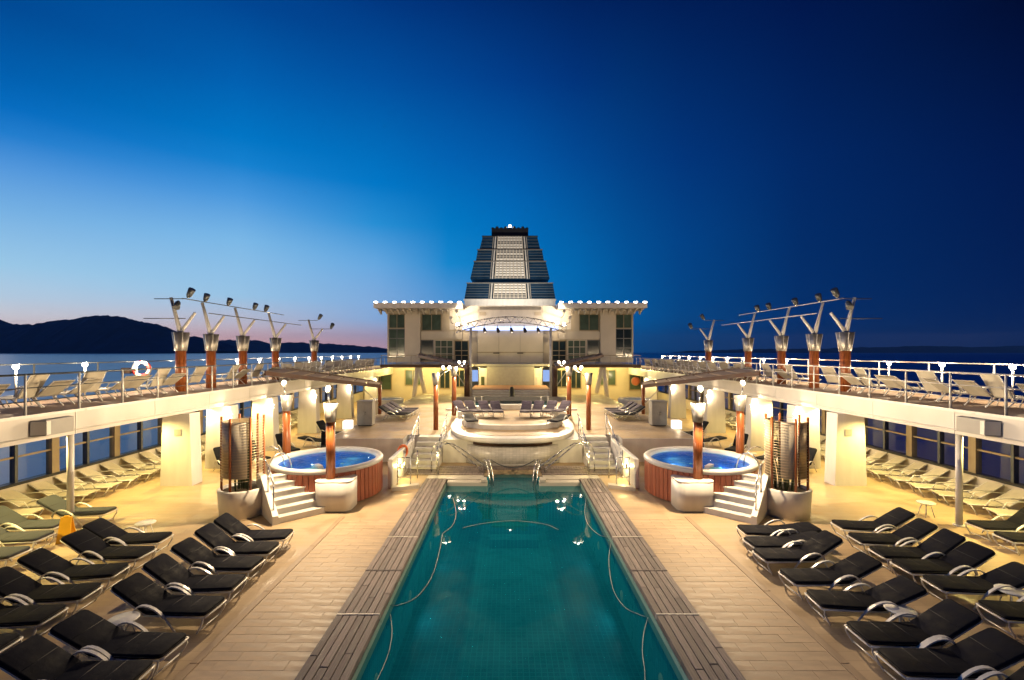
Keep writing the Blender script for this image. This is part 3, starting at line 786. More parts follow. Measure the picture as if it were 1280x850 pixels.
    for k in range(22):
        an = rl.uniform(0, 2*math.pi); r0 = rl.uniform(0.02, 0.3); h = rl.uniform(0.9, 2.0); sp = rl.uniform(0.1, 0.45)
        p0 = Vector((r0*math.cos(an), r0*math.sin(an), 0.78)); p3 = Vector(((r0+sp*0.6)*math.cos(an), (r0+sp*0.6)*math.sin(an), 0.78 + h))
        pts = bez(p0, p0 + Vector((0, 0, h*0.5)), p3 - Vector((0.04*math.cos(an), 0.04*math.sin(an), h*0.25)), p3, 5)
        wd = rl.uniform(0.03, 0.055)
        MB().sweep(pts, [(-wd, 0), (0, -0.012), (wd, 0), (0, 0.008)], scales=[0.5, 0.9, 1.0, 0.9, 0.55, 0.1]).build('leaf', M_leaf, p)
    # low wall between tub and the centre steps
    wl = MB().bbox(s * 4.62, s * 4.80, 17.4, 21.5, 0.0, 1.12, 0.03).build('low_wall', M_white)
    tag(wl, 'low white side wall between the %s hot tub and the centre steps' % S, 'wall')
    # low kerb step in front of centre
    k = MB(); k.prism([(s*3.62, 17.35), (s*4.55, 17.0), (s*4.58, 17.3), (s*3.66, 17.65)][::(1 if s > 0 else -1)], 0.0, 0.14)
    tag(k.build('low_step', M_cream), 'low cream step at the foot of the railing, %s of the pool end' % S, 'step')
hot_tub(-1); hot_tub(1)

# ------------------------------------------------------------------ centre island behind the pool
isl = thing('island_platform', 'curved white raised platform with overhanging rim behind the pool', 'platform', (0, 20.5, 0))
def arc_front(hw, y0, bulge, n=14):
    return [(-hw + 2*hw*i/n, y0 - bulge * (1 - ((i/n)*2-1)**2)) for i in range(n + 1)]
def oval(a_, y0, y1, n=56, e=2.7):
    c_, b2 = (y0 + y1) / 2, (y1 - y0) / 2; out = []
    for i in range(n):
        t_ = 2 * math.pi * i / n; cx, sx_ = math.cos(t_), math.sin(t_)
        out.append((a_ * math.copysign(abs(cx) ** (2 / e), cx), c_ + b2 * math.copysign(abs(sx_) ** (2 / e), sx_)))
    return out
def oval_band(name, m, a0, y0, y1, a1, Y0, Y1, z0, z1, half=None):
    """ring between two ovals"""
    A, B2 = oval(a0, y0, y1), oval(a1, Y0, Y1); n = len(A); v, f = [], []
    for i in range(n): v += [(*A[i], z0), (*A[i], z1), (*B2[i], z0), (*B2[i], z1)]
    rng = range(n) if half is None else [i for i in range(n) if half(A[i]) and half(A[(i + 1) % n])]
    for i in rng:
        k, q = i * 4, ((i + 1) % n) * 4
        f += [(k, q, q + 1, k + 1), (k + 1, q + 1, q + 3, k + 3), (k + 3, q + 3, q + 2, k + 2), (k + 2, q + 2, q, k)]
    if half is not None:
        k, q = rng[0] * 4, (rng[-1] + 1) % n * 4
        f += [(k, k + 1, k + 3, k + 2), (q, q + 2, q + 3, q + 1)]
    return MB().add(v, f).build(name, m, isl)
MB().prism(oval(3.12, 0.12, 10.55), 0.0, 0.86, True).build('body', M_mosaic, isl)
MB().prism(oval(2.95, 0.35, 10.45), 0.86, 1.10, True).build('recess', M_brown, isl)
MB().prism(oval(3.29, -0.10, 10.68), 1.10, 1.32, True).build('rim', M_white, isl)
MB().prism(oval(2.85, 0.55, 10.1), 1.32, 1.335, True).build('floor', M_deck, isl)
oval_band('front_curb', M_white, 2.75, 2.1, 8.0, 2.45, 2.45, 7.6, 1.3355, 1.56, lambda p: p[1] < 4.2)
oval_band('back_bench', M_white, 3.22, 0.3, 10.6, 2.75, 0.8, 10.05, 1.3352, 1.66, lambda p: p[1] > 6.4)
# front wall tiles below the rim: thin grey base band
MB().prism(oval(3.14, 0.10, 10.57), 0.001, 0.14, True).build('base_band', M_grey, isl)
tr = thing('pool_end_terrace', 'grey plank terrace across the far end of the pool', 'terrace', (0, P_FAR + 0.6, 0))
for s in (-1, 1):
    for k in range(4):
        MB().bbox(s * 1.23, s * 4.5, 0.02 + k * 0.3, 0.3 + k * 0.3, 0.001, 0.05 + 0.02 * k, 0.008).build('plank', M_greywood, tr)
MB().bbox(-1.22, 1.22, 0.92, 1.3, 0.001, 0.09, 0.01).build('weir_slab', M_greywood, tr)

# steps from the pool deck up to the raised deck, either side of the island, with handrails
for s in (-1, 1):
    S = SIDE[s]
    t = thing('deck_steps', 'lit steps up to the raised deck, %s of the island platform' % S, 'steps', (s * 3.95, 19.9, 0))
    for k in range(6):
        MB().bbox(-0.62, 0.62, 0.42 * k, 0.42 * (k + 1) + (2.7 - 0.42 * (k + 1)), 0.001 + 0.183 * k - (0.001 if k else 0) + (0.002 if k else 0), 0.183 * (k + 1), 0.012).build('step', M_white, t)
    for xx in (-0.68, 0.68):
        t2 = thing('hand_rail', 'steel handrail on the %s edge of the %s deck steps' % ('outer' if xx * s > 0 else 'inner', S), 'handrail', (s * 3.95 + xx, 19.6, 0))
        MB().tube([(0, 0, 0), (0, 0, 1.0)], 0.022, 6).build('post', M_steel, t2)
        MB().tube([(0, 2.9, 1.0), (0, 2.9, 2.05)], 0.022, 6).build('post', M_steel, t2)
        MB().tube([(0, 1.45, 0.4), (0, 1.45, 1.52)], 0.018, 6).build('post', M_steel, t2)
        MB().tube([(0, -0.15, 0.85), (0, 0, 1.0), (0, 2.9, 2.05), (0, 3.3, 2.1)], 0.024, 6).build('top_bar', M_steel, t2)
        MB().tube([(0, 0, 0.55), (0, 2.9, 1.6)], 0.018, 6).build('lower_bar', M_steel, t2)
    # sloping rails in front of the island
    for q, (xa, xb) in enumerate(((2.62, 0.95), (2.95, 1.45))):
        t2 = thing('pool_rail', 'sloping steel rail before the island, %s of the pair on the %s' % (('lower', 'upper')[q], S), 'handrail', (0, 19.25 + 0.35 * q, 0))
        MB().tube(bez((s*xb, 0, 0.25), (s*(xb+0.5), 0, 0.55), (s*(xa-0.5), 0, 1.15), (s*xa, 0, 1.35), 8) + [(s*(xa+0.35), 0, 1.3), (s*(xa+0.55), 0, 0.9)], 0.024, 6).build('bar', M_steel, t2)
        MB().tube([(s*xb, 0, 0.05), (s*xb, 0, 0.27)], 0.024, 6).build('foot', M_steel, t2)
        MB().tube([(s*(xa+0.55), 0, 0.05), (s*(xa+0.55), 0, 0.92)], 0.024, 6).build('post', M_steel, t2)
    t2 = thing('pool_ladder', 'curved ladder rail at the %s side of the pool inlet' % S, 'ladder rail', (s * 0.95, 19.2, 0))
    for dx in (0.0, s * 0.16):
        MB().tube(bez((dx + s*0.25, 0.25, 0.06), (dx + s*0.22, 0.1, 1.0), (dx - s*0.1, -0.1, 0.8), (dx - s*0.15, -0.5, -0.35), 10), 0.022, 6).build('rail_tube', M_steel, t2)
    # side rail between kerb and deck
    t2 = thing('deck_railing', 'short steel railing with posts beside the pool end, %s side' % S, 'railing', (s * 4.3, 17.5, 0))
    for x, y in ((-0.35*s, 0.0), (0.15*s, 0.0), (0.2*s, 1.3), (-0.35*s, 1.3)):
        MB().tube([(x, y, 0), (x, y, 1.15)], 0.024, 6).build('post', M_steel, t2)
    for z in (1.15, 0.75, 0.4):
        MB().tube([(-0.35*s, 0, z), (0.15*s, 0, z)], 0.018, 6).build('bar', M_steel, t2)
    t2 = thing('life_ring', 'orange life ring on the %s handrail of the deck steps' % S, 'life ring', (s * 4.72, 19.5, 0.95)) if s < 0 else None
    if t2:
        t2.rotation_euler = (R(90), 0, R(58))
        MB().lathe([(0.25 + 0.06*math.cos(2*math.pi*k/8), 0.06*math.sin(2*math.pi*k/8)) for k in range(8)], 24, close=True).build('ring', M_orange, t2)
    # small step lights low on the walls beside the steps
    for q, (xx, yy, zz) in enumerate(((4.60, 18.6, 0.55), (3.28, 19.75, 0.75))):
        t2 = thing('step_light', '%s low wall light beside the %s deck steps' % (('outer', 'inner')[q], S), 'lamp', (s * xx, yy, zz), 0, 'low lights beside the deck steps')
        MB().bbox(-0.05, 0.05, -0.09, 0.09, -0.08, 0.08, 0.01).build('housing', M_alu, t2)
        MB().box(-s * 0.056, -s * 0.0505, -0.07, 0.07, -0.06, 0.06).build('lens', M_lampwarm, t2)
        if q == 1: MB().tube([(0, 0, -zz), (0, 0, -0.08)], 0.02, 6).build('stem', M_alu, t2)
        light('step_bulb', 'POINT', (-s * 0.12 if q == 0 else -s * 0.1, -0.1 * q, 0.02), 46 if q == 0 else 26, YELLOW, t2, 0.03)
    # centre lamp posts
    torch_post((s * 4.02, 24.0, RZ), 'front timber lamp post at the %s side of the island' % S, RZ, 'lamp posts round the island', None, 520, 3.0, 0.13, 2, (-s * 0.55, 0))
    torch_post((s * 3.72, 29.5, RZ), 'rear timber lamp post at the %s side of the island' % S, RZ, 'lamp posts round the island', None, 520, 3.15, 0.15, 2, (-s * 0.5, 0))

o = MB().tube([(-0.95 + 1.9 * i / 12, 19.42, 0.62 - 0.34 * (1 - ((i / 12) * 2 - 1) ** 2)) for i in range(13)], 0.022, 6).build('safety_chain', M_darksteel)
tag(o, 'dark safety chain sagging across the pool inlet between the ladder rails', 'chain')
# second pool behind the island
p2 = thing('rear_pool', 'second green pool with pale rim behind the island platform', 'pool', (0, 31.9, RZ))
MB().box(-4.6, 4.6, -0.001, 0.28, 0.0, 0.12).build('rim', M_white, p2)
MB().box(-3.3, 3.3, 0.28, 6.5, -0.9, -0.7).build('basin', M_tile, p2)
MB().box(-3.3, 3.3, 0.28, 6.5, -0.06, -0.05).build('water', M_water, p2)
MB().box(-4.6, 4.6, 6.2, 6.5, 0.001, 0.34).build('back_rim', M_grey, p2)
for s in (-1, 1):
    MB().tube(bez((s*2.6, 0.2, 0.1), (s*2.6, 0.2, 1.2), (s*2.6, 0.9, 1.2), (s*2.6, 0.9, -0.1), 8), 0.025, 6).build('ladder_rail', M_alu, p2)
    MB().tube(bez((s*2.1, 0.2, 0.1), (s*2.1, 0.2, 1.2), (s*2.1, 0.9, 1.2), (s*2.1, 0.9, -0.1), 8), 0.025, 6).build('ladder_rail', M_alu, p2)
# ------------------------------------------------------------------ deckhouse with stage
K = 54 / FPX
def hx(d): return d * K                       # half-distance in photo pixels at the facade -> metres
def hz(py): return EYE + (440 - py) * K
FY = 54.0
house = thing('deckhouse', 'wide cream deckhouse with flat lit roof across the ship', 'building', (0, FY, 0))
def hbox(name, m, s, a, c, z0, z1, y0=0.0, y1=0.4, parent=None):
    return MB().box(s * hx(a), s * hx(c), y0, y1, z0, z1).build(name, m, parent or house)
def window(s, a, c, z0, z1, glass, nx=2, nz=1, frame=M_bronze, proud=-0.04):
    """framed window set into the facade"""
    x0, x1 = sorted((s * hx(a), s * hx(c)))
    f = MB(); fw = 0.09
    f.box(x0, x1, proud, 0.06, z0, z0 + fw); f.box(x0, x1, proud, 0.06, z1 - fw, z1)
    f.box(x0, x0 + fw, proud, 0.06, z0 + fw, z1 - fw); f.box(x1 - fw, x1, proud, 0.06, z0 + fw, z1 - fw)
    for i in range(1, nx):
        xx = x0 + (x1 - x0) * i / nx; f.box(xx - 0.035, xx + 0.035, proud + 0.015, 0.055, z0 + fw, z1 - fw)
    for i in range(1, nz):
        zz = z0 + (z1 - z0) * i / nz; f.box(x0 + fw, x1 - fw, proud + 0.018, 0.05, zz - 0.03, zz + 0.03)
    w = f.build('window', frame, house)
    for i in range(nx):
        for j in range(nz):
            a0 = x0 + (x1 - x0) * i / nx + 0.04; a1 = x0 + (x1 - x0) * (i + 1) / nx - 0.04
            b0 = z0 + (z1 - z0) * j / nz + 0.04; b1 = z0 + (z1 - z0) * (j + 1) / nz - 0.04
            MB().box(a0, a1, 0.02, 0.035, b0, b1).build('pane', glass, w)
    return w
RT_, RB_ = hz(381.5), hz(387.5)
for s in (-1, 1):
    # solid storeys
    hbox('wall', M_cream2, s, 40, 154, 3.95, RB_, 0.08, 9.0)
    hbox('column', M_cream, s, 112, 131, 3.95, RB_, -0.35, 0.078)
    hbox('band', M_cream, s, 60, 111.8, hz(424), hz(414.5), -0.15, 0.078)
    window(s, 131.5, 152, hz(447), hz(411), M_darkglass if s > 0 else M_greenglass, 2, 3, M_darksteel)
    window(s, 131.5, 152, hz(410.5), hz(392.5), M_greenglass, 2, 1, M_bronze)
    window(s, 86, 111, hz(413.5), hz(392.5), M_greenglass, 2, 1, M_bronze)
    window(s, 96, 111.5, hz(451), hz(425), M_darkglass, 1, 1, M_darksteel)
    window(s, 71.5, 94.5, hz(451), hz(425), M_greenglass, 3, 3, M_cream)
    window(s, 52, 70, hz(451), hz(425.5), M_darkglass, 2, 2, M_bronze)
    hbox('pilaster', M_cream, s, 94.7, 95.8, 3.95, hz(424.2), -0.12, 0.078)
    hbox('cornice', M_white, s, 72, 160, RB_ - 0.12, RB_ - 0.001, -0.9, 9.0)
    # roof slab with bracket fins along the front edge
    hbox('roof', M_white, s, 57, 163, RB_, RT_, -2.6, 11.0)
    for k in range(12):
        d = 76 + k * 7.5
        v = []
        for xx in (-0.09, 0.09): v += [(xx, -2.45, RB_ - 0.02), (xx, -0.92, RB_ - 0.02), (xx, -0.92, RB_ - 0.62)]
        MB().add(v, [(0,1,2), (5,4,3), (0,3,4,1), (1,4,5,2), (2,5,3,0)]).build('roof_bracket', M_cream, house, (s * hx(d), 0, 0))
    for k in range(10):
        d = 61 + k * 11.1
        t = thing('roof_floodlight', 'small floodlight on the %s roof edge of the deckhouse, %s from the middle' % (SIDE[s], ORD[k]), 'floodlight', (s * hx(d), FY - 2.35, RT_), 0, 'floodlights along the deckhouse roof')
        MB().bbox(-0.16, 0.16, -0.10, 0.12, 0.0, 0.06, 0.01).build('bracket', M_alu, t)
        MB().bbox(-0.20, 0.20, -0.11, 0.09, 0.061, 0.18, 0.05).build('lens', M_lamp, t)
        light('flood_light', 'POINT', (0, -0.22, 0.02), 110, WHITE, t, 0.03)
# central white block under the funnel
MB().prism([(-hx(76), 0.0), (-hx(40), -0.8), (hx(40), -0.8), (hx(76), 0.0), (hx(76), 8.0), (-hx(76), 8.0)], hz(412), hz(383)).build('centre_block', M_white, house)
MB().box(-hx(38), hx(38), -0.86, -0.802, hz(388), hz(384.5)).build('louvre', M_grey, house)
for s in (-1, 1):
    MB().box(s * hx(30), s * hx(38), -0.86, -0.79, hz(395), hz(391)).build('vent', M_cream, house)
# stage wall: beige panels
MB().box(-hx(40.5), hx(40.5), -1.2, 8.0, 3.95, hz(412.2)).build('stage_wall', M_grey, house)
cuts = [-40, -14, 12, 40]
for i in range(3):
    for z0, z1 in ((3.98, hz(441)), (hz(440.5), hz(414))):
        MB().bbox(hx(cuts[i]) + 0.02, hx(cuts[i+1]) - 0.02, -1.26, -1.203, z0, z1, 0.01).build('panel', M_cream, house)
MB().box(-hx(41), hx(41), -1.32, -1.262, hz(440.6), hz(439.9)).build('rail_line', M_bronze, house)
for x in (-16, 13):
    MB().bbox(hx(x) - 0.45, hx(x) + 0.25, -1.75, -1.33, hz(442), hz(440.8), 0.02).build('speaker', M_black, house)
MB().box(-hx(58), hx(58), -1.6, -1.33, hz(413.6), hz(409.0)).build('light_strip', M_ledblue, house)
# balcony slab
SLZ = 3.72
for s in (-1, 1):
    MB().box(s * 3.9, s * 12.88, -9.0, 0.078, SLZ, SLZ + 0.2).build('balcony', M_cream, house)
    MB().box(s * 3.88, s * 12.85, -9.06, -9.0, SLZ - 0.05, SLZ + 0.25).build('balcony_edge', M_brown, house)
    MB().tube([(s * 3.9, -8.95, SLZ + 1.15), (s * 12.85, -8.95, SLZ + 1.15)], 0.03, 6).build('balcony_rail', M_bronze, house)
    for k in range(7):
        MB().tube([(s * (4.0 + k * 1.46), -8.95, SLZ + 0.2), (s * (4.0 + k * 1.46), -8.95, SLZ + 1.15)], 0.022, 6).build('rail_post', M_bronze, house)
MB().box(-3.9, 3.9, -5.6, -1.2, 3.70, 3.93).build('stage_canopy', M_grey, house)
# lower storey
LOW = FY - 50.0
for s in (-1, 1):
    MB().box(s * 4.5, s * 16.2, -LOW + 0.06, -LOW + 0.4, 0.0, SLZ).build('lower_wall', M_cream2, house)
    for (x0, x1, z0, z1, g) in ((5.0, 6.2, 1.3, 3.3, M_darkglass), (6.6, 7.8, 1.15, 3.3, M_darkglass), (9.8, 11.6, 1.5, 3.3, M_greenglass), (13.0, 15.6, 1.0, 3.0, M_greenglass)):
        f = MB(); a0, a1 = sorted((s * x0, s * x1)); y0, y1 = -LOW - 0.02, -LOW + 0.058
        f.box(a0, a1, y0, y1, z0, z0 + 0.1); f.box(a0, a1, y0, y1, z1 - 0.1, z1); f.box(a0, a0 + 0.1, y0, y1, z0 + 0.1, z1 - 0.1); f.box(a1 - 0.1, a1, y0, y1, z0 + 0.1, z1 - 0.1)
        f.box((a0 + a1) / 2 - 0.04, (a0 + a1) / 2 + 0.04, y0 + 0.01, y1, z0 + 0.1, z1 - 0.1)
        w = f.build('window', M_bronze, house)
        MB().box(a0 + 0.05, a1 - 0.05, -LOW + 0.03, -LOW + 0.04, z0 + 0.05, z1 - 0.05).build('pane', g, w)
# stage: steps, back panel, doors, screens
stg = thing('stage', 'low stage with lit cream steps and grey back wall before the deckhouse', 'stage', (0, 42.0, RZ))
for k in range(3):
    MB().box(-3.7, 3.7, 0.45 * k, 6.0, 0.2 * k + 0.001, 0.2 * (k + 1) - 0.06).build('riser', M_white, stg)
    MB().box(-3.74, 3.74, 0.45 * k - 0.03, 6.0, 0.2 * (k + 1) - 0.058, 0.2 * (k + 1)).build('tread', M_cream if k < 2 else M_stagefloor, stg)
MB().box(-2.5, 2.5, 6.05, 6.3, 0.0, 2.58).build('back_wall', M_grey, stg)
for s in (-1, 1):
    MB().box(s * 2.52, s * 3.35, 6.12, 6.3, 0.0, 2.4).build('door_panel', M_white, stg)
    d = MB().bbox(s * 2.75, s * 3.1, 6.04, 6.118, 0.6, 1.5, 0.01).build('door', M_leaf if s < 0 else M_table, stg)
    MB().box(s * 3.42, s * 4.15, 6.0, 6.1, 1.0, 2.2).build('screen', M_screen, stg)
    t = thing('stage_lamp', 'warm lamp under the canopy beside the %s stage door' % SIDE[s], 'lamp', (s * 3.2, 46.6, 3.68), 0, 'lamps beside the stage doors')
    MB().lathe([(0.0, -0.05), (0.12, -0.05), (0.15, 0.0)], 12).build('rim', M_alu, t)
    MB().disc(0.11, -0.055, 12, (0, 0), False).build('lens', M_lampwarm, t)
    light('stage_light', 'POINT', (0, 0, -0.12), 200, YELLOW, t, 0.04)
    for k, xx in enumerate((5.8, 8.6, 11.4)):
        t = thing('soffit_light', 'warm light under the %s balcony of the deckhouse, %s from the stage' % (SIDE[s], ORD[k]), 'lamp', (s * xx, 47.4, SLZ), 0, 'lights under the deckhouse balcony')
        MB().lathe([(0.0, -0.05), (0.16, -0.05), (0.19, 0.0)], 12).build('rim', M_alu, t)
        MB().disc(0.15, -0.055, 12, (0, 0), False).build('lens', M_lampwarm, t)
        light('soffit_bulb', 'POINT', (0, 0, -0.12), 420, YELLOW, t, 0.04)
    for k, (xx, dx) in enumerate(((8.55, 0.55), (9.7, -0.45))):
        o = MB().cyl((0, 0, 0.0), (s * dx, 0, SLZ - (RZ if xx < 8.8 else 0)), 0.2, 0.26, 10).build('slanted_column', M_white, None, (s * xx, 45.4, RZ if xx < 8.8 else 0))
        tag(o, 'slanted white column under the %s balcony, %s of its V pair' % (SIDE[s], ('inner', 'outer')[k]), 'column', 'slanted balcony columns')
t = thing('lectern', 'black lectern standing on the middle of the stage steps', 'lectern', (0.1, 41.6, RZ))
MB().lathe([(0.0, 0.0), (0.26, 0.0), (0.26, 0.04), (0.19, 0.08), (0.2, 0.7), (0.14, 0.9), (0.0, 0.95)], 12).build('body', M_black, t)
# ------------------------------------------------------------------ light gantry
g = thing('light_gantry', 'curved truss gantry on two pale poles spanning the stage', 'gantry', (0, 41.0, RZ))
GZ0, GZ1 = EYE + (440 - 409) * 41 / FPX - RZ, EYE + (440 - 396) * 41 / FPX - RZ
def arc(off, n=24): return [(-4.9 + 9.8 * i / n, 0, GZ0 + off + (GZ1 - GZ0) * (1 - ((i / n) * 2 - 1) ** 2)) for i in range(n + 1)]
MB().tube(arc(0), 0.05, 6).build('chord', M_steel, g); MB().tube(arc(-0.5), 0.05, 6).build('chord', M_steel, g)
A, B_ = arc(0), arc(-0.5)
for i in range(24): MB().tube([A[i], B_[i + 1]] if i % 2 else [B_[i], A[i + 1]], 0.025, 5).build('brace', M_steel, g)
for s in (-1, 1): MB().cyl((s * 3.6, 0, 0), (s * 3.6, 0, GZ0 - 0.05), 0.13, 0.11, 10).build('pole', M_alu, g)
for k in range(5):
    x = -2.4 + 1.2 * k
    MB().cyl((x, -0.1, GZ1 - 1.05), (x + 0.1, -0.35, GZ1 - 1.35), 0.12, 0.16, 8).build('spotlight', M_black, g)
    if k % 2 == 0: light('spot_light', 'SPOT', (x + 0.12, -0.4, GZ1 - 1.42), 230, WHITE, g, 0.03, (x * 0.8, 11.0, 4.4), 90, 0.8)
    MB().tube([(x, 0, GZ1 - 0.72), (x, -0.1, GZ1 - 1.05)], 0.02, 4).build('spot_bracket', M_black, g)
for s in (-1, 1):
    for q in range(2):
        t = thing('gantry_floodlight', '%s bright floodlight on the %s end of the truss gantry' % (('outer', 'inner')[q], SIDE[s]), 'floodlight', (s * (4.75 - 0.6 * q), 40.8, RZ + GZ0 + 0.08 + 0.1 * q), 0, 'floodlights on the gantry')
        MB().bbox(-0.17, 0.17, -0.05, 0.16, 0.0, 0.36, 0.03).build('housing', M_alu, t)
        MB().box(-0.10, 0.10, -0.06, -0.051, 0.07, 0.29).build('lens', M_lampflood, t)
        light('gantry_light', 'SPOT', (0, -0.10, 0.18), 4200, WHITE, t, 0.04, (-s * 2.0, -18.0, -8.2), 84, 0.6)
# floods at the inner roof ends washing the white block below the funnel
for s in (-1, 1):
    for q in range(2):
        t = thing('block_floodlight', '%s floodlight by the %s inner roof end washing the white centre block' % (('lower', 'upper')[q], SIDE[s]), 'floodlight', (s * hx(70 - 7 * q), FY - 3.4, hz(400 - 8 * q)), 0, 'floodlights beside the centre block')
        MB().bbox(-0.16, 0.16, -0.16, 0.10, -0.10, 0.18, 0.03).build('housing', M_alu, t)
        MB().box(-0.13, 0.13, 0.101, 0.108, -0.06, 0.15).build('lens', M_lamp, t)
        MB().tube([(0, 0.0, -0.10), (0, 0.4, -0.5), (0, 3.3, -0.5)], 0.04, 6).build('bracket_arm', M_alu, t)
        light('block_light', 'SPOT', (0, 0.16, 0.04), 460, WHITE, t, 0.04, (-s * 2.6, 3.4, 0.2), 130, 0.8)
# ------------------------------------------------------------------ funnel
FD = 92.0; fk = FD / FPX
def fz(py): return EYE + (440 - py) * fk
fun = thing('funnel', 'stepped dark glass ship funnel with lit slatted centre above the deckhouse', 'funnel', (0.05, FD, 0))
MB().box(-57 * fk, 57 * fk, 0.3, 16, 8.0, fz(374)).build('base', M_white, fun)
MB().box(-58 * fk, 58 * fk, 0.15, 16.2, fz(375.5), fz(373.5)).build('base_cornice', M_white, fun)
def hw_at(py):
    tb = [(293, 34.5), (310, 38.5), (310.5, 40.5), (325.2, 43), (325.5, 45), (348, 50), (353, 53.5), (374, 57)]
    for (a, ya), (c, yc) in zip(tb, tb[1:]):
        if a <= py <= c: return (ya + (yc - ya) * (py - a) / (c - a)) * fk
    return 57 * fk
tiers = [(373.2, 354, 0.0), (348, 326, 0.55), (325, 311, 0.9), (309.5, 293.5, 1.25)]
def frus(b, x0, x1, X0, X1, y0, Y0, z0, z1, th=0.35):
    """slab leaning back: bottom edge x0..x1 at depth y0, top edge X0..X1 at depth Y0"""
    v = [(x0,y0,z0),(x1,y0,z0),(X1,Y0,z1),(X0,Y0,z1),(x0,y0+th,z0),(x1,y0+th,z0),(X1,Y0+th,z1),(X0,Y0+th,z1)]
    return b.add(v, [(0,1,2,3),(5,4,7,6),(0,4,5,1),(3,2,6,7),(0,3,7,4),(1,5,6,2)])
for i, (p0, p1, yo) in enumerate(tiers):
    z0, z1 = fz(p0), fz(p1); w0, w1 = hw_at(p0), hw_at(p1)
    c0, c1 = (20.5 - (373 - p0) * 0.07) * fk, (20.5 - (373 - p1) * 0.07) * fk
    d = (z1 - z0) * 0.12
    v = [(-w0+0.05,yo+0.4,z0),(w0-0.05,yo+0.4,z0),(w0-0.05,14-yo,z0),(-w0+0.05,14-yo,z0),(-w1+0.05,yo+d+0.4,z1),(w1-0.05,yo+d+0.4,z1),(w1-0.05,14-yo-d,z1),(-w1+0.05,14-yo-d,z1)]
    MB().add(v, [(0,3,2,1),(4,5,6,7),(0,1,5,4),(1,2,6,5),(2,3,7,6),(3,0,4,7)]).build('core', M_tealglass, fun)
    for s in (-1, 1):
        a0, a1 = c0 + 9 * fk * 0.75, c1 + 9 * fk * 0.75
        nrow = 6 if i in (0, 1) else 4
        for r_ in range(nrow):
            t0, t1 = r_ / nrow + 0.01, (r_ + 1) / nrow - 0.02
            L0 = lambda t, A0, A1: A0 + (A1 - A0) * t
            x0, x1, X0, X1 = L0(t0, a0, a1), L0(t0, w0, w1), L0(t1, a0, a1), L0(t1, w0, w1)
            b = MB()
            if s > 0: frus(b, x0, x1, X0, X1, yo + d * t0, yo + d * t1, L0(t0, z0, z1), L0(t1, z0, z1))
            else: frus(b, -x1, -x0, -X1, -X0, yo + d * t0, yo + d * t1, L0(t0, z0, z1), L0(t1, z0, z1))
            b.build('glass_panel', M_tealglass, fun)
            b = MB(); yy = yo + d * t1 - 0.06; zz = L0(t1, z0, z1)
            b.box(s * X0, s * X1, yy, yy + 0.2, zz - 0.02, zz + 0.06); b.build('rib', M_tealrib, fun)
        b = MB()
        b.sweep([(s * (c0 + 3.2 * fk), yo - 0.1, z0), (s * (c1 + 3.2 * fk), yo + d - 0.1, z1)], [(-0.13, -0.13), (0.13, -0.13), (0.13, 0.13), (-0.13, 0.13)], smooth=False); b.build('mullion', M_alu, fun)
        b = MB()
        b.sweep([(s * (c0 + 5.8 * fk), yo - 0.05, z0), (s * (c1 + 5.8 * fk), yo + d - 0.05, z1)], [(-0.08, -0.08), (0.08, -0.08), (0.08, 0.08), (-0.08, 0.08)], smooth=False); b.build('mullion', M_grey, fun)
    ns = max(3, int((p0 - p1) / 2.9))
    for k in range(ns):
        t0, t1 = (k + 0.12) / ns, (k + 0.78) / ns
        z = z0 + (z1 - z0) * t0; Z = z0 + (z1 - z0) * t1; c = c0 + (c1 - c0) * t0; y = yo + d * t0 - 0.45
        dark = (i == 0 and k in (0, 1)) or (i == 1 and k == 0) or (i == 2 and k % 2 == 1) or (i == 3 and k == 2)
        MB().box(-c, c, y, y + 0.35, z, Z).build('slat', M_grey if dark else M_white, fun)
    for k in range(9):
        x = (-1 + 2 * k / 8)
        b = MB(); b.sweep([(x * c0, yo - 0.55, z0), (x * c1, yo + d - 0.55, z1)], [(-0.09, -0.09), (0.09, -0.09), (0.09, 0.09), (-0.09, 0.09)], smooth=False); b.build('upright', M_cream, fun)
    MB().box(-w1 - 0.12, w1 + 0.12, yo + d - 0.35, 14 - yo - d + 0.2, z1 - 0.001, z1 + 0.15).build('ledge', M_collar if i != 3 else M_black, fun)
MB().box(-23.5 * fk, 23.5 * fk, 2.2, 11, fz(293), fz(281.5)).build('crown', M_black, fun)
for k in range(9): MB().cyl((( -22 + 5.5 * k) * fk, 2.6, fz(281.6)), ((-22 + 5.5 * k) * fk, 2.6, fz(279 if k % 2 else 280.3)), 0.35, 0.3, 8).build('exhaust_pipe', M_black, fun)
MB().cyl((0, 3, fz(281)), (0, 3, fz(277.6)), 0.07, 0.05, 6).build('mast', M_darksteel, fun)
t = thing('mast_light', 'small white light at the very top of the funnel', 'lamp', (0.05, FD + 3, fz(277.5)))
MB().lathe([(0.0, -0.25), (0.22, -0.2), (0.28, 0), (0.2, 0.2), (0.0, 0.28)], 10).build('globe', M_lamp, t)
light('beacon', 'POINT', (0, -0.4, 0.0), 60, (1, 1, 1), t, 0.05)
for k, x in enumerate((-7.2, -2.6, 2.6, 7.2)):
    t = thing('funnel_floodlight', '%s floodlight from the left on the roof shining up at the funnel' % ORD[k], 'floodlight', (x, 74.0, 10.95), 0, 'floodlights before the funnel')
    MB().bbox(-0.3, 0.3, -0.2, 0.2, -0.05, 0.4, 0.03).build('housing', M_alu, t)
    MB().box(-0.25, 0.25, 0.202, 0.21, 0.05, 0.36).build('lens', M_lamp, t)
    light('up_light', 'SPOT', (0, 0.3, 0.3), 9000 if abs(x) < 3 else 2600, (1.0, 0.88, 0.70), t, 0.05, (-x * 0.35, 18.0, 10.0), 70, 0.7)
    MB().box(-0.1, 0.1, -0.1, 0.1, -0.30, -0.051).build('foot', M_alu, t)
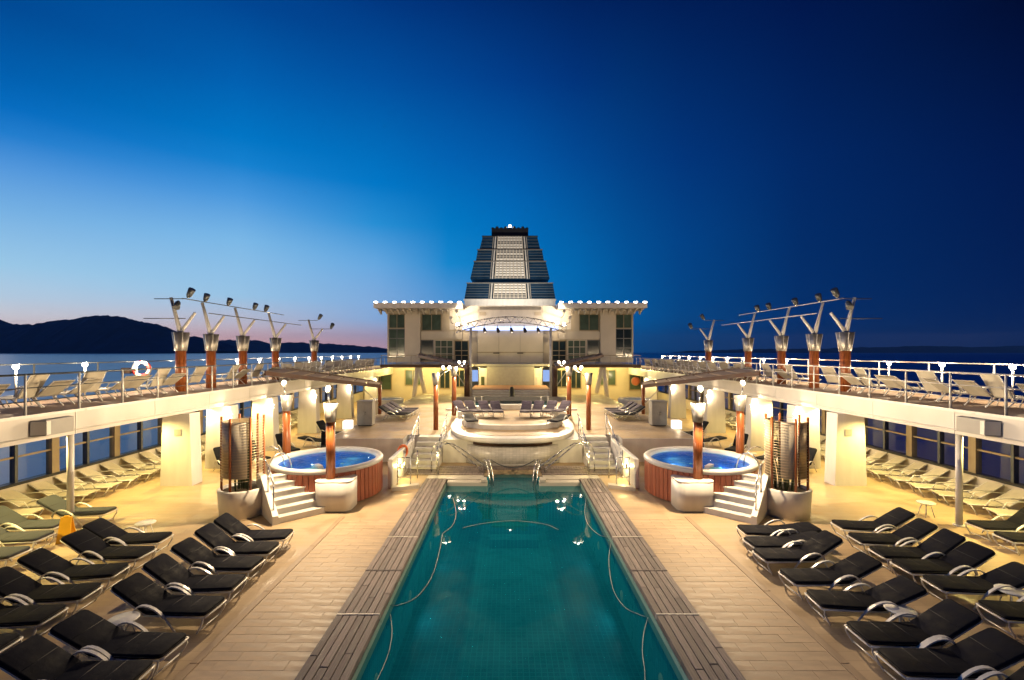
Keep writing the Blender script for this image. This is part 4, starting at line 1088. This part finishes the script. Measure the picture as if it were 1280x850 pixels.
o = MB().box(-9.5, 9.5, 62.1, 92.0, 0.0, 10.6).build('upper_house', M_white); tag(o, 'white deck block between the deckhouse roof and the funnel', 'building')

# ------------------------------------------------------------------ light masts on the upper decks
def spot_head(name, parent, p, tilt):
    b = MB(); q = Vector(p)
    b.sweep([q, q + Vector(tilt) * 0.12, q + Vector(tilt) * 0.42], circ(1, 8), scales=[0.05, 0.11, 0.14])
    return b.build(name, M_darksteel, parent)
mast_y = (19.7, 21.7, 24.3, 27.7, 33.2)
for s in (-1, 1):
    for i, y in enumerate(mast_y):
        t = thing('light_mast', '%s forked light mast from the near end of the %s upper deck' % (ORD[i], SIDE[s]), 'light mast', (s * 14.35, y, UZ), 0, 'forked light masts on the upper decks')
        MB().cyl((0, 0, 0), (0, 0, 1.75), 0.21, 0.20, 14).build('timber_shaft', M_wood, t)
        MB().lathe([(0.21, 1.75), (0.23, 1.78), (0.33, 2.55), (0.30, 2.55), (0.2, 1.9), (0.0, 1.9)], 14).build('collar', M_collar, t)
        for k in range(6):
            a = k * math.pi / 3 + 0.3
            MB().tube([(0.22*math.cos(a), 0.22*math.sin(a), 1.75), (0.335*math.cos(a), 0.335*math.sin(a), 2.56)], 0.016, 4).build('rib', M_alu, t)
        MB().sweep([(0, 0, 2.0), (s * 0.08, 0, 2.75), (s * 0.42, 0, 4.05)], circ(0.085, 8), scales=[1, 1.1, 0.8]).build('tall_branch', M_alu, t)
        MB().sweep([(0, 0, 2.0), (-s * 0.06, 0, 2.65), (-s * 0.62, 0, 3.4)], circ(0.07, 8), scales=[1, 1.1, 0.8]).build('short_branch', M_alu, t)
        if i in (0, 4):
            for (x0, x1, z) in ((s * 1.15, -s * 0.25, 4.0), (s * 1.6, -s * 0.2, 3.15) if i == 0 else (s*0.3, -s * 1.3, 3.38)):
                MB().tube([(x0, 0.0, z), (x1, 0.0, z)], 0.02, 6).build('cross_arm', M_darksteel, t)
            spot_head('spotlight', t, (-s * 0.3, 0, 4.05), (-s * 0.6, -0.2, 0.85))
            spot_head('spotlight', t, (s * 0.1 if i == 0 else -s * 1.2, 0, 3.9 if i == 0 else 3.42), (-s * 0.2 if i == 0 else -s * 0.6, -0.6, -0.75 if i == 0 else 0.7))
    r_ = thing('lighting_rail', 'pair of long rails with spotlights joining the %s light masts' % SIDE[s], 'lighting rail', (s * 14.35, 21.0, UZ))
    MB().tube([(s * 0.43, -0.6, 4.1), (s * 0.43, 8.6, 4.1)], 0.022, 6).build('rail', M_darksteel if s < 0 else M_alu, r_)
    MB().tube([(-s * 0.62, -0.4, 3.45), (-s * 0.62, 8.8, 3.45)], 0.022, 6).build('rail', M_darksteel if s < 0 else M_alu, r_)
    for y in (0.9, 2.7, 5.1, 6.3): spot_head('spotlight', r_, (s * 0.43, y, 4.12), (-s * 0.45, -0.25, 0.8))

# ------------------------------------------------------------------ sloping canopies
def canopy(label, s, of, inf, ib, ob, post_z, pr=0.12, pm=None):
    t = thing('canopy', label, 'canopy', (s * inf[0], inf[1], post_z))
    def P(p, dz=0): return (s * (p[0] - inf[0]), p[1] - inf[1], p[2] - post_z + dz)
    n = 7
    for k in range(n):        # slatted roof: boards between front beam and back beam
        a, c = k / n + 0.012, (k + 1) / n - 0.012
        lerp = lambda p, q, u: tuple(p[i] + (q[i] - p[i]) * u for i in range(3))
        pts = [P(lerp(of, inf, a)), P(lerp(of, inf, c)), P(lerp(ob, ib, c)), P(lerp(ob, ib, a))]
        v = pts + [(x, y, z + 0.05) for x, y, z in pts]
        f = [(0,3,2,1),(4,5,6,7),(0,1,5,4),(1,2,6,5),(2,3,7,6),(3,0,4,7)]
        if s < 0: f = f
        MB().add(v, f).build('canvas_panel', M_canvas, t)
    sec = [(-0.06, -0.09), (0.06, -0.09), (0.06, 0.11), (-0.06, 0.11)]
    MB().sweep([P(of, -0.06), P(inf, -0.06)], [(-0.07, -0.12), (0.07, -0.12), (0.07, 0.10), (-0.07, 0.10)], smooth=False).build('front_beam', M_redbeam, t)
    MB().sweep([P(ob), P(ib)], sec, smooth=False).build('back_beam', M_brown, t)
    MB().cyl((0, 0.1, 0), (0, 0.1, inf[2] - post_z), pr, pr, 10).build('post', pm or M_wood, t)
    MB().sweep([(s * 0.9, -0.3, (inf[2] - post_z) * 0.85), (0, 0.05, (inf[2] - post_z) * 0.35)], circ(0.04, 6)).build('strut', M_alu, t)
for s in (-1, 1):
    canopy('sloping slatted canopy with brown beam beyond the %s hot tub' % SIDE[s], s, (12.75, 23.5, 4.18), (8.7, 30.0, 3.02), (8.8, 30.9, 3.08), (12.75, 25.6, 4.24), RZ)
    canopy('sloping slatted canopy with brown beam beside the stage on the %s' % SIDE[s], s, (9.0, 44.4, 4.9), (3.75, 38.9, 3.9), (3.95, 42.5, 4.1), (9.0, 44.9, 5.0), RZ, 0.24, M_brown)
# ------------------------------------------------------------------ sun loungers
def lounger_proto(kind, cushion):
    """foot end at x=0, head towards +x; seat about 0.36 m high"""
    back = {'raised': 33, 'lower': 27, 'higher': 38, 'flat': 7, 'upright': 52}[kind]
    t = thing('sun_lounger', None, 'sun lounger', (0, -60, -40))
    ca, sa = math.cos(R(back)), math.sin(R(back))
    xb = 1.16; lb = 0.80
    hx_, hz_ = xb + lb * ca, 0.33 + lb * sa
    sec = rrect(0.62, 0.075, 0.034, 3)
    MB().sweep([(0.0, 0, 0.365), (0.02, 0, 0.368), (0.09, 0, 0.372), (0.5, 0, 0.362), (1.0, 0, 0.362), (xb - 0.05, 0, 0.367), (xb - 0.01, 0, 0.368)], sec, scales=[0.80, 0.93, 1, 1, 1, 1, 0.97]).build('seat_cushion', cushion, t)
    sc_ = t.children[-1]
    MB().tube([(xb - 0.03, -0.312, 0.366), (0.10, -0.312, 0.371), (0.03, -0.285, 0.369), (-0.004, -0.23, 0.366), (-0.004, 0.23, 0.366), (0.03, 0.285, 0.369), (0.10, 0.312, 0.371), (xb - 0.03, 0.312, 0.366)], 0.006, 5).build('piping', M_piping, sc_)
    for xx in (0.42, 0.80): MB().tube([(xx, -0.30, 0.399), (xx, 0.30, 0.399)], 0.005, 4).build('seam', M_piping, sc_)
    o = (-sa * 0.04, ca * 0.04)
    pt = lambda d, k=0.0: (xb + d * ca + o[0] * (1 + k), 0, 0.33 + d * sa + o[1] * (1 + k))
    MB().sweep([pt(0.0), pt(0.03), pt(0.3, 0.1), pt(0.55, 0.12), pt(0.75), pt(0.80), pt(0.82)], sec, scales=[0.97, 1, 1, 1, 1, 0.93, 0.80]).build('back_cushion', cushion, t)
    bc_ = t.children[-1]
    ptz = lambda d, y, up: (xb + d * ca + o[0] * 1.1 - sa * up, y, 0.33 + d * sa + o[1] * 1.1 + ca * up)
    MB().tube([ptz(0.03, -0.312, 0), ptz(0.74, -0.312, 0), ptz(0.80, -0.285, 0), ptz(0.825, -0.23, 0), ptz(0.825, 0.23, 0), ptz(0.80, 0.285, 0), ptz(0.74, 0.312, 0), ptz(0.03, 0.312, 0)], 0.006, 5).build('piping', M_piping, bc_)
    MB().tube([ptz(0.42, -0.30, 0.037), ptz(0.42, 0.30, 0.037)], 0.005, 4).build('seam', M_piping, bc_)
    for s in (-1, 1):
        MB().tube([(0.06, s*0.27, 0.315), (0.0, s * 0.30, 0.315), (xb, s * 0.30, 0.315)][1:], 0.017, 6).build('side_rail', M_alu, t)
        MB().tube([(xb, s * 0.285, 0.32), (hx_, s * 0.285, hz_ - 0.01)], 0.016, 6).build('back_rail', M_alu, t)
        MB().tube(bez((0.02, s * 0.30, 0.31), (0.0, s * 0.31, 0.2), (0.10, s * 0.30, 0.12), (0.14, s * 0.29, 0.016), 4), 0.017, 6).build('leg', M_alu, t)
        arm = bez((1.36, s * 0.335, 0.34), (1.28, s * 0.335, 0.60), (0.98, s * 0.335, 0.58), (0.72, s * 0.335, 0.30), 8)
        MB().sweep(arm, [(-0.028, -0.012), (0.028, -0.012), (0.028, 0.012), (-0.028, 0.012)], smooth=False).build('armrest', M_alu, t)
        MB().tube([arm[-1], (0.50, s * 0.335, 0.016)], 0.017, 6).build('leg', M_alu, t)
        MB().tube([(1.34, s * 0.32, 0.33), (1.52, s * 0.32, 0.016)], 0.017, 6).build('leg', M_alu, t)
    MB().tube([(0.0, -0.30, 0.315), (-0.015, -0.2, 0.315), (-0.015, 0.2, 0.315), (0.0, 0.30, 0.315)], 0.017, 6).build('foot_bar', M_alu, t)
    MB().tube([(0.13, -0.29, 0.05), (0.13, 0.29, 0.05)], 0.013, 6).build('stretcher', M_alu, t)
    return t
def sling_proto(angle):
    t = thing('sling_lounger', None, 'sun lounger', (0, -60, -40))
    ca, sa = math.cos(R(angle)), math.sin(R(angle)); xb = 1.1; lb = 0.78
    sec = [(-0.29, -0.012), (0.29, -0.012), (0.29, 0.012), (-0.29, 0.012)]
    MB().sweep([(0.03, 0, 0.34), (0.55, 0, 0.325), (xb - 0.02, 0, 0.335)], sec, smooth=False).build('seat_sling', M_sling, t)
    MB().sweep([(xb + 0.02*ca, 0, 0.335 + 0.02*sa), (xb + lb*ca, 0, 0.335 + lb*sa)], sec, smooth=False).build('back_sling', M_sling, t)
    for s in (-1, 1):
        MB().tube([(0.0, s*0.31, 0.33), (xb, s*0.31, 0.33)], 0.02, 5).build('side_rail', M_alu, t)
        MB().tube([(xb - 0.02, s*0.31, 0.33), (xb + lb*ca, s*0.31, 0.335 + lb*sa)], 0.02, 5).build('back_rail', M_alu, t)
        MB().tube([(0.08, s*0.31, 0.33), (0.26, s*0.31, 0.018)], 0.02, 5).build('leg', M_alu, t)
        MB().tube([(xb - 0.15, s*0.31, 0.33), (xb + 0.22, s*0.31, 0.018)], 0.02, 5).build('leg', M_alu, t)
        MB().tube([(xb + 0.42*ca, s*0.33, 0.335 + 0.42*sa), (xb - 0.1, s*0.34, 0.60), (xb - 0.5, s*0.34, 0.54), (xb - 0.62, s*0.33, 0.33)], 0.018, 5).build('armrest', M_alu, t)
    return t
P_raised = lounger_proto('raised', M_cushion); P_low = lounger_proto('lower', M_cushion); P_high = lounger_proto('higher', M_cushion); P_flat = lounger_proto('flat', M_cushion); P_up = lounger_proto('upright', M_cushion)
P_grey = lounger_proto('raised', M_cushlit); P_purple = lounger_proto('raised', M_cushpurple)
P_sling = sling_proto(38); P_sling2 = sling_proto(62)
rj = random.Random(11)
def place(proto, x, y, z, rz, label, group, jit=2.0):
    if proto is P_raised: proto = rj.choice((P_raised, P_raised, P_low, P_high))
    c = copy_tree(proto)
    c.location = (x, y, z); c.rotation_euler = (0, 0, rz + R(rj.uniform(-jit, jit)))
    c['label'] = label; c['group'] = group
    return c
OFF = -0.18
rowA = [(-5.83, 12.1), (-5.80, 11.26), (-5.75, 10.42), (-5.66, 9.57), (-5.58, 8.67), (-5.50, 7.50), (-5.52, 6.82), (-5.5, 6.0)]
rowB = [(-8.95, 11.9), (-8.74, 11.0), (-8.62, 10.12), (-8.45, 9.22), (-8.40, 8.4), (-8.3, 7.5)]
rowC = [(-12.15, 13.9), (-12.6, 12.85), (-12.2, 12.0), (-11.8, 11.0)]
for i, (x, y) in enumerate(rowA):
    place(P_raised, x + OFF, y, 0, R(180), 'black lounger, %s from the planter in the poolside row on the left' % ORD[i], 'black loungers left of the pool', 4.5)
for i, (x, y) in enumerate(rowB):
    place(P_raised, x + OFF, y, 0, R(180 + 3), 'black lounger, %s from the far end of the second row on the left' % ORD[i], 'black loungers left of the pool', 4.5)
for i, (x, y) in enumerate(rowC):
    place(P_grey, x + OFF, y, 0, R(180 + 4), 'lounger coloured grey as if lit near the left slim column, %s from the far end' % ORD[i], 'lit-toned loungers on the left', 4.0)
rowD = [(6.33, 12.4, 1), (6.11, 11.56, 1), (5.98, 10.88, 0), (6.0, 9.82, 0), (5.98, 8.94, 0), (6.0, 7.85, 0), (5.95, 7.12, 0), (6.0, 6.25, 0)]
rowE = [(9.2, 12.78), (9.0, 11.86), (8.9, 11.02), (8.86, 10.3), (8.88, 9.55), (9.05, 8.55)]
rowF = [(13.05, 12.75), (12.95, 11.95)]
for i, (x, y, fl) in enumerate(rowD):
    place(P_flat if fl else P_raised, x + OFF, y, 0, 0, 'black lounger%s, %s from the planter in the poolside row on the right' % (' laid nearly flat' if fl else '', ORD[i]), 'black loungers right of the pool', 4.5)
for i, (x, y) in enumerate(rowE):
    place(P_raised, x + OFF, y, 0, R(-3), 'black lounger, %s from the far end of the second row on the right' % ORD[i], 'black loungers right of the pool', 4.5)
for i, (x, y) in enumerate(rowF):
    place(P_raised, x + OFF, y, 0, R(-4), 'black lounger at the right edge by the slim column, %s from the far end' % ORD[i], 'black loungers right of the pool', 4.5)
# pale sling loungers under the windows
for s in (-1, 1):
    for i in range(15):
        y = 11.2 + i * 0.92
        place(P_sling, s * 14.55, y, 0, R(180 if s < 0 else 0) + s * R(-14), 'pale sling lounger against the %s windows, %s from the near end' % (SIDE[s], ORD[i]), 'pale loungers under the side windows', 4)
    for i in range(8):
        y = 26.0 + i * 1.15
        place(P_sling, s * 14.6, y, 0, R(180 if s < 0 else 0) + s * R(-10), 'pale lounger beyond the piers by the %s windows, %s from the near end' % (SIDE[s], ORD[i]), 'far pale loungers under the side windows', 4)
    # upper deck loungers
    placed = 0
    for i in range(44):
        y = 10.2 + i * 0.79
        if any(abs(y - my) < 0.45 for my in mast_y): continue
        place(P_sling2 if i % 3 == 1 else P_sling, s * (15.55 if i < 10 else 15.3), y, UZ + 0.006, R(0 if s < 0 else 180) + s * R(8 if i % 2 else -6), 'pale sling lounger on the %s upper deck, %s from the near end' % (SIDE[s], ORD[placed]), 'pale loungers on the upper decks', 6)
        placed += 1
    for i in range(12):
        y = 24.9 + i * 1.5
        place(P_sling2, s * 13.25, y, UZ + 0.006, R(90) + s * R(12), 'upright pale lounger by the %s upper deck inner rail, %s from the near end' % (SIDE[s], ORD[i]), 'pale loungers on the upper decks', 10)
    # dark chairs by the piers
    for i, (x, y, a) in enumerate(((11.6, 19.3, 30), (11.2, 20.6, 35), (10.7, 22.4, 40), (9.9, 24.8, 15), (10.2, 27.2, 20), (9.2, 22.6, 70))):
        place(P_up if i != 3 else P_flat, s * x, y, 0, (R(180 - a) if s < 0 else R(a)), 'dark lounger behind the %s hot tub, %s from the near end' % (SIDE[s], ORD[i]), 'dark loungers behind the hot tubs', 4)
    # purple-grey loungers on the raised deck and on the island
    for i in range(4):
        place(P_purple if i else P_raised, s * 6.2, 27.6 + i * 0.85, RZ, R(180 if s < 0 else 0), 'dark lounger on the raised deck %s of the island, %s from the near end' % (SIDE[s], ORD[i]), 'loungers on the raised deck', 5)
    for i in range(4):
        place(P_purple, s * (0.75 + 0.62 * i), 26.6 + 0.12 * i, 1.335, R(90) + s * R(-8 - 6 * i), 'purple grey lounger on the island, %s from the middle towards the %s' % (ORD[i], SIDE[s]), 'loungers on the island platform', 4)
    place(P_flat, s * 2.0, 23.0, 1.335, R(100 if s < 0 else 60), 'dark lounger lying low at the %s front of the island' % SIDE[s], 'loungers on the island platform', 4)
for p in (P_raised, P_low, P_high, P_flat, P_up, P_grey, P_purple, P_sling, P_sling2):
    for c in list(p.children_recursive): bpy.data.objects.remove(c)
    bpy.data.objects.remove(p)

# ------------------------------------------------------------------ side tables
tp = [( -7.05, 8.12, 'round white side table between the black loungers at the lower left'), (-10.3, 12.7, 'small white side table behind the second lounger row on the left'),
      (7.05, 8.42, 'round white side table between the black loungers at the lower right'), (9.85, 9.1, 'round white side table at the right edge beside the second lounger row'),
      (13.0, 14.4, 'small white side table near the slim column on the right'), (-11.2, 20.2, 'small white side table between the dark loungers by the left piers'),
      (11.2, 21.4, 'small white side table between the dark loungers by the right piers'), (-12.5, 10.2, 'round white side table beside the lit-toned grey loungers at the far left')]
for x, y, lb in tp:
    t = thing('side_table', lb, 'side table', (x, y, 0), 0, 'white side tables')
    MB().lathe([(0.0, 0.42), (0.22, 0.42), (0.245, 0.435), (0.245, 0.45), (0.23, 0.46), (0.0, 0.462)], 20).build('table_top', M_table, t)
    for k in range(4):
        a = R(45 + 90 * k)
        MB().tube([(0.10*math.cos(a), 0.10*math.sin(a), 0.42), (0.20*math.cos(a), 0.20*math.sin(a), 0.012)], 0.012, 5).build('leg', M_alu, t)
# yellow floor sign
t = thing('floor_sign', 'yellow folding floor sign beside the slim column on the left', 'sign', (-12.35, 12.55, 0), R(20))
for e in (-1, 1):
    v = [(-0.15, e*0.20, 0.0), (0.15, e*0.20, 0.0), (0.12, e*0.02, 0.66), (-0.12, e*0.02, 0.66), (-0.15, e*0.18, 0.0), (0.15, e*0.18, 0.0), (0.12, e*0.003, 0.66), (-0.12, e*0.003, 0.66)]
    f = [(0,1,2,3),(7,6,5,4),(0,4,5,1),(1,5,6,2),(2,6,7,3),(3,7,4,0)]
    MB().add(v, f).build('leaf_board', M_yellow, t)
MB().bbox(-0.06, 0.06, -0.03, 0.03, 0.655, 0.70, 0.01).build('handle', M_yellow, t)
# life ring on the left outer rail
t = thing('life_ring', 'red and white life ring on the left upper deck rail', 'life ring', (-16.45, 20.2, UZ + 0.95))
t.rotation_euler = (R(90), 0, R(20))
for k in range(8):
    v, f = [], []
    for i in range(5):
        a = R(k * 45 + i * 11.25)
        for j in range(8):
            q = 2 * math.pi * j / 8; rr = 0.30 + 0.075 * math.cos(q)
            v.append((rr*math.cos(a), rr*math.sin(a), 0.075*math.sin(q)))
    for i in range(4):
        for j in range(8): f.append((i*8+j, (i+1)*8+j, (i+1)*8+(j+1) % 8, i*8+(j+1) % 8))
    MB().add(v, f, True).build('ring_segment', M_red if k % 2 == 0 else M_white, t)
MB().bbox(-0.75, -0.38, -0.2, 0.05, -0.15, 0.0, 0.02).build('line_box', M_brown, t)
# grey cabinets, lantern cubes, blue plunge tubs beyond the hot tubs
for s in (-1, 1):
    S = SIDE[s]
    t = thing('cabinet', 'upright grey cabinet on the raised deck beyond the %s hot tub' % S, 'cabinet', (s * 8.15, 25.5, RZ))
    MB().bbox(-0.42, 0.42, -0.3, 0.3, 0.06, 1.35, 0.015).build('body', M_grey, t)
    MB().bbox(-0.45, 0.45, -0.33, 0.33, 1.352, 1.40, 0.01).build('top', M_grey, t)
    MB().box(-0.38, 0.38, -0.25, 0.28, 0.0, 0.059).build('plinth', M_black, t)
    for k in range(2):
        d = MB().bbox(-0.40 + 0.405 * k, -0.005 + 0.405 * k, -0.318, -0.302, 0.1, 1.3, 0.005).build('door', M_grey, t)
        MB().tube([(-0.06 + 0.12 * k, -0.34, 0.62), (-0.06 + 0.12 * k, -0.34, 0.80)], 0.012, 5).build('handle', M_steel, d)
    t = thing('cube_lantern', 'glowing white cube lantern beside the grey cabinet beyond the %s hot tub' % S, 'lantern', (s * 8.75, 24.3, RZ))
    MB().bbox(-0.22, 0.22, -0.22, 0.22, 0.02, 0.46, 0.02).build('shade', emis('lantern_shade', (1.0, 0.95, 0.82), 1.6), t)
    MB().box(-0.2, 0.2, -0.2, 0.2, 0.0, 0.019).build('base', M_grey, t)
    light('lantern_bulb', 'POINT', (0, -0.26, 0.3), 14, WHITE, t, 0.03)
    t = thing('plunge_tub', 'small white plunge tub with blue water far behind on the %s' % S, 'tub', (s * 10.6, 39.0, 0))
    MB().lathe([(1.35, 0.0), (1.4, 1.15), (1.4, 1.22), (1.15, 1.22), (1.12, 1.0), (1.1, 0.4), (0.0, 0.4)], 28).build('shell', M_white, t)
    MB().disc(1.14, 1.12, 28).build('water', M_tubshell, t)
# pier for slim items: life jacket locker on right pier etc. left out

t = thing('wall_disc', 'round orange-brown disc sign on the cream wall at the far right', 'sign', (13.7, 49.93, 2.0))
t.rotation_euler = (R(90), 0, 0)
MB().lathe([(0.0, 0.05), (0.40, 0.05), (0.44, 0.03), (0.44, 0.0)], 20).build('disc', M_stave, t)
MB().lathe([(0.441, 0.0), (0.50, 0.0), (0.50, 0.05), (0.441, 0.05)], 20).build('frame', M_bronze, t)

# ------------------------------------------------------------------ evening air over the water
hz_box = MB().box(-24500, 24500, -24500, 24500, SEA_Z - 5, 900).build('haze', None)
hz_box.data.materials.clear()
hm = bpy.data.materials.new('haze_air'); hm.use_nodes = True
hm.node_tree.nodes.clear()
pv = hm.node_tree.nodes.new('ShaderNodeVolumePrincipled'); pv.inputs['Color'].default_value = (0.55, 0.75, 1.0, 1); pv.inputs['Density'].default_value = 2.2e-5
ho = hm.node_tree.nodes.new('ShaderNodeOutputMaterial'); hm.node_tree.links.new(pv.outputs[0], ho.inputs['Volume'])
hz_box.data.materials.append(hm)
tag(hz_box, 'thin blue evening haze over the sea', None, None, 'stuff')
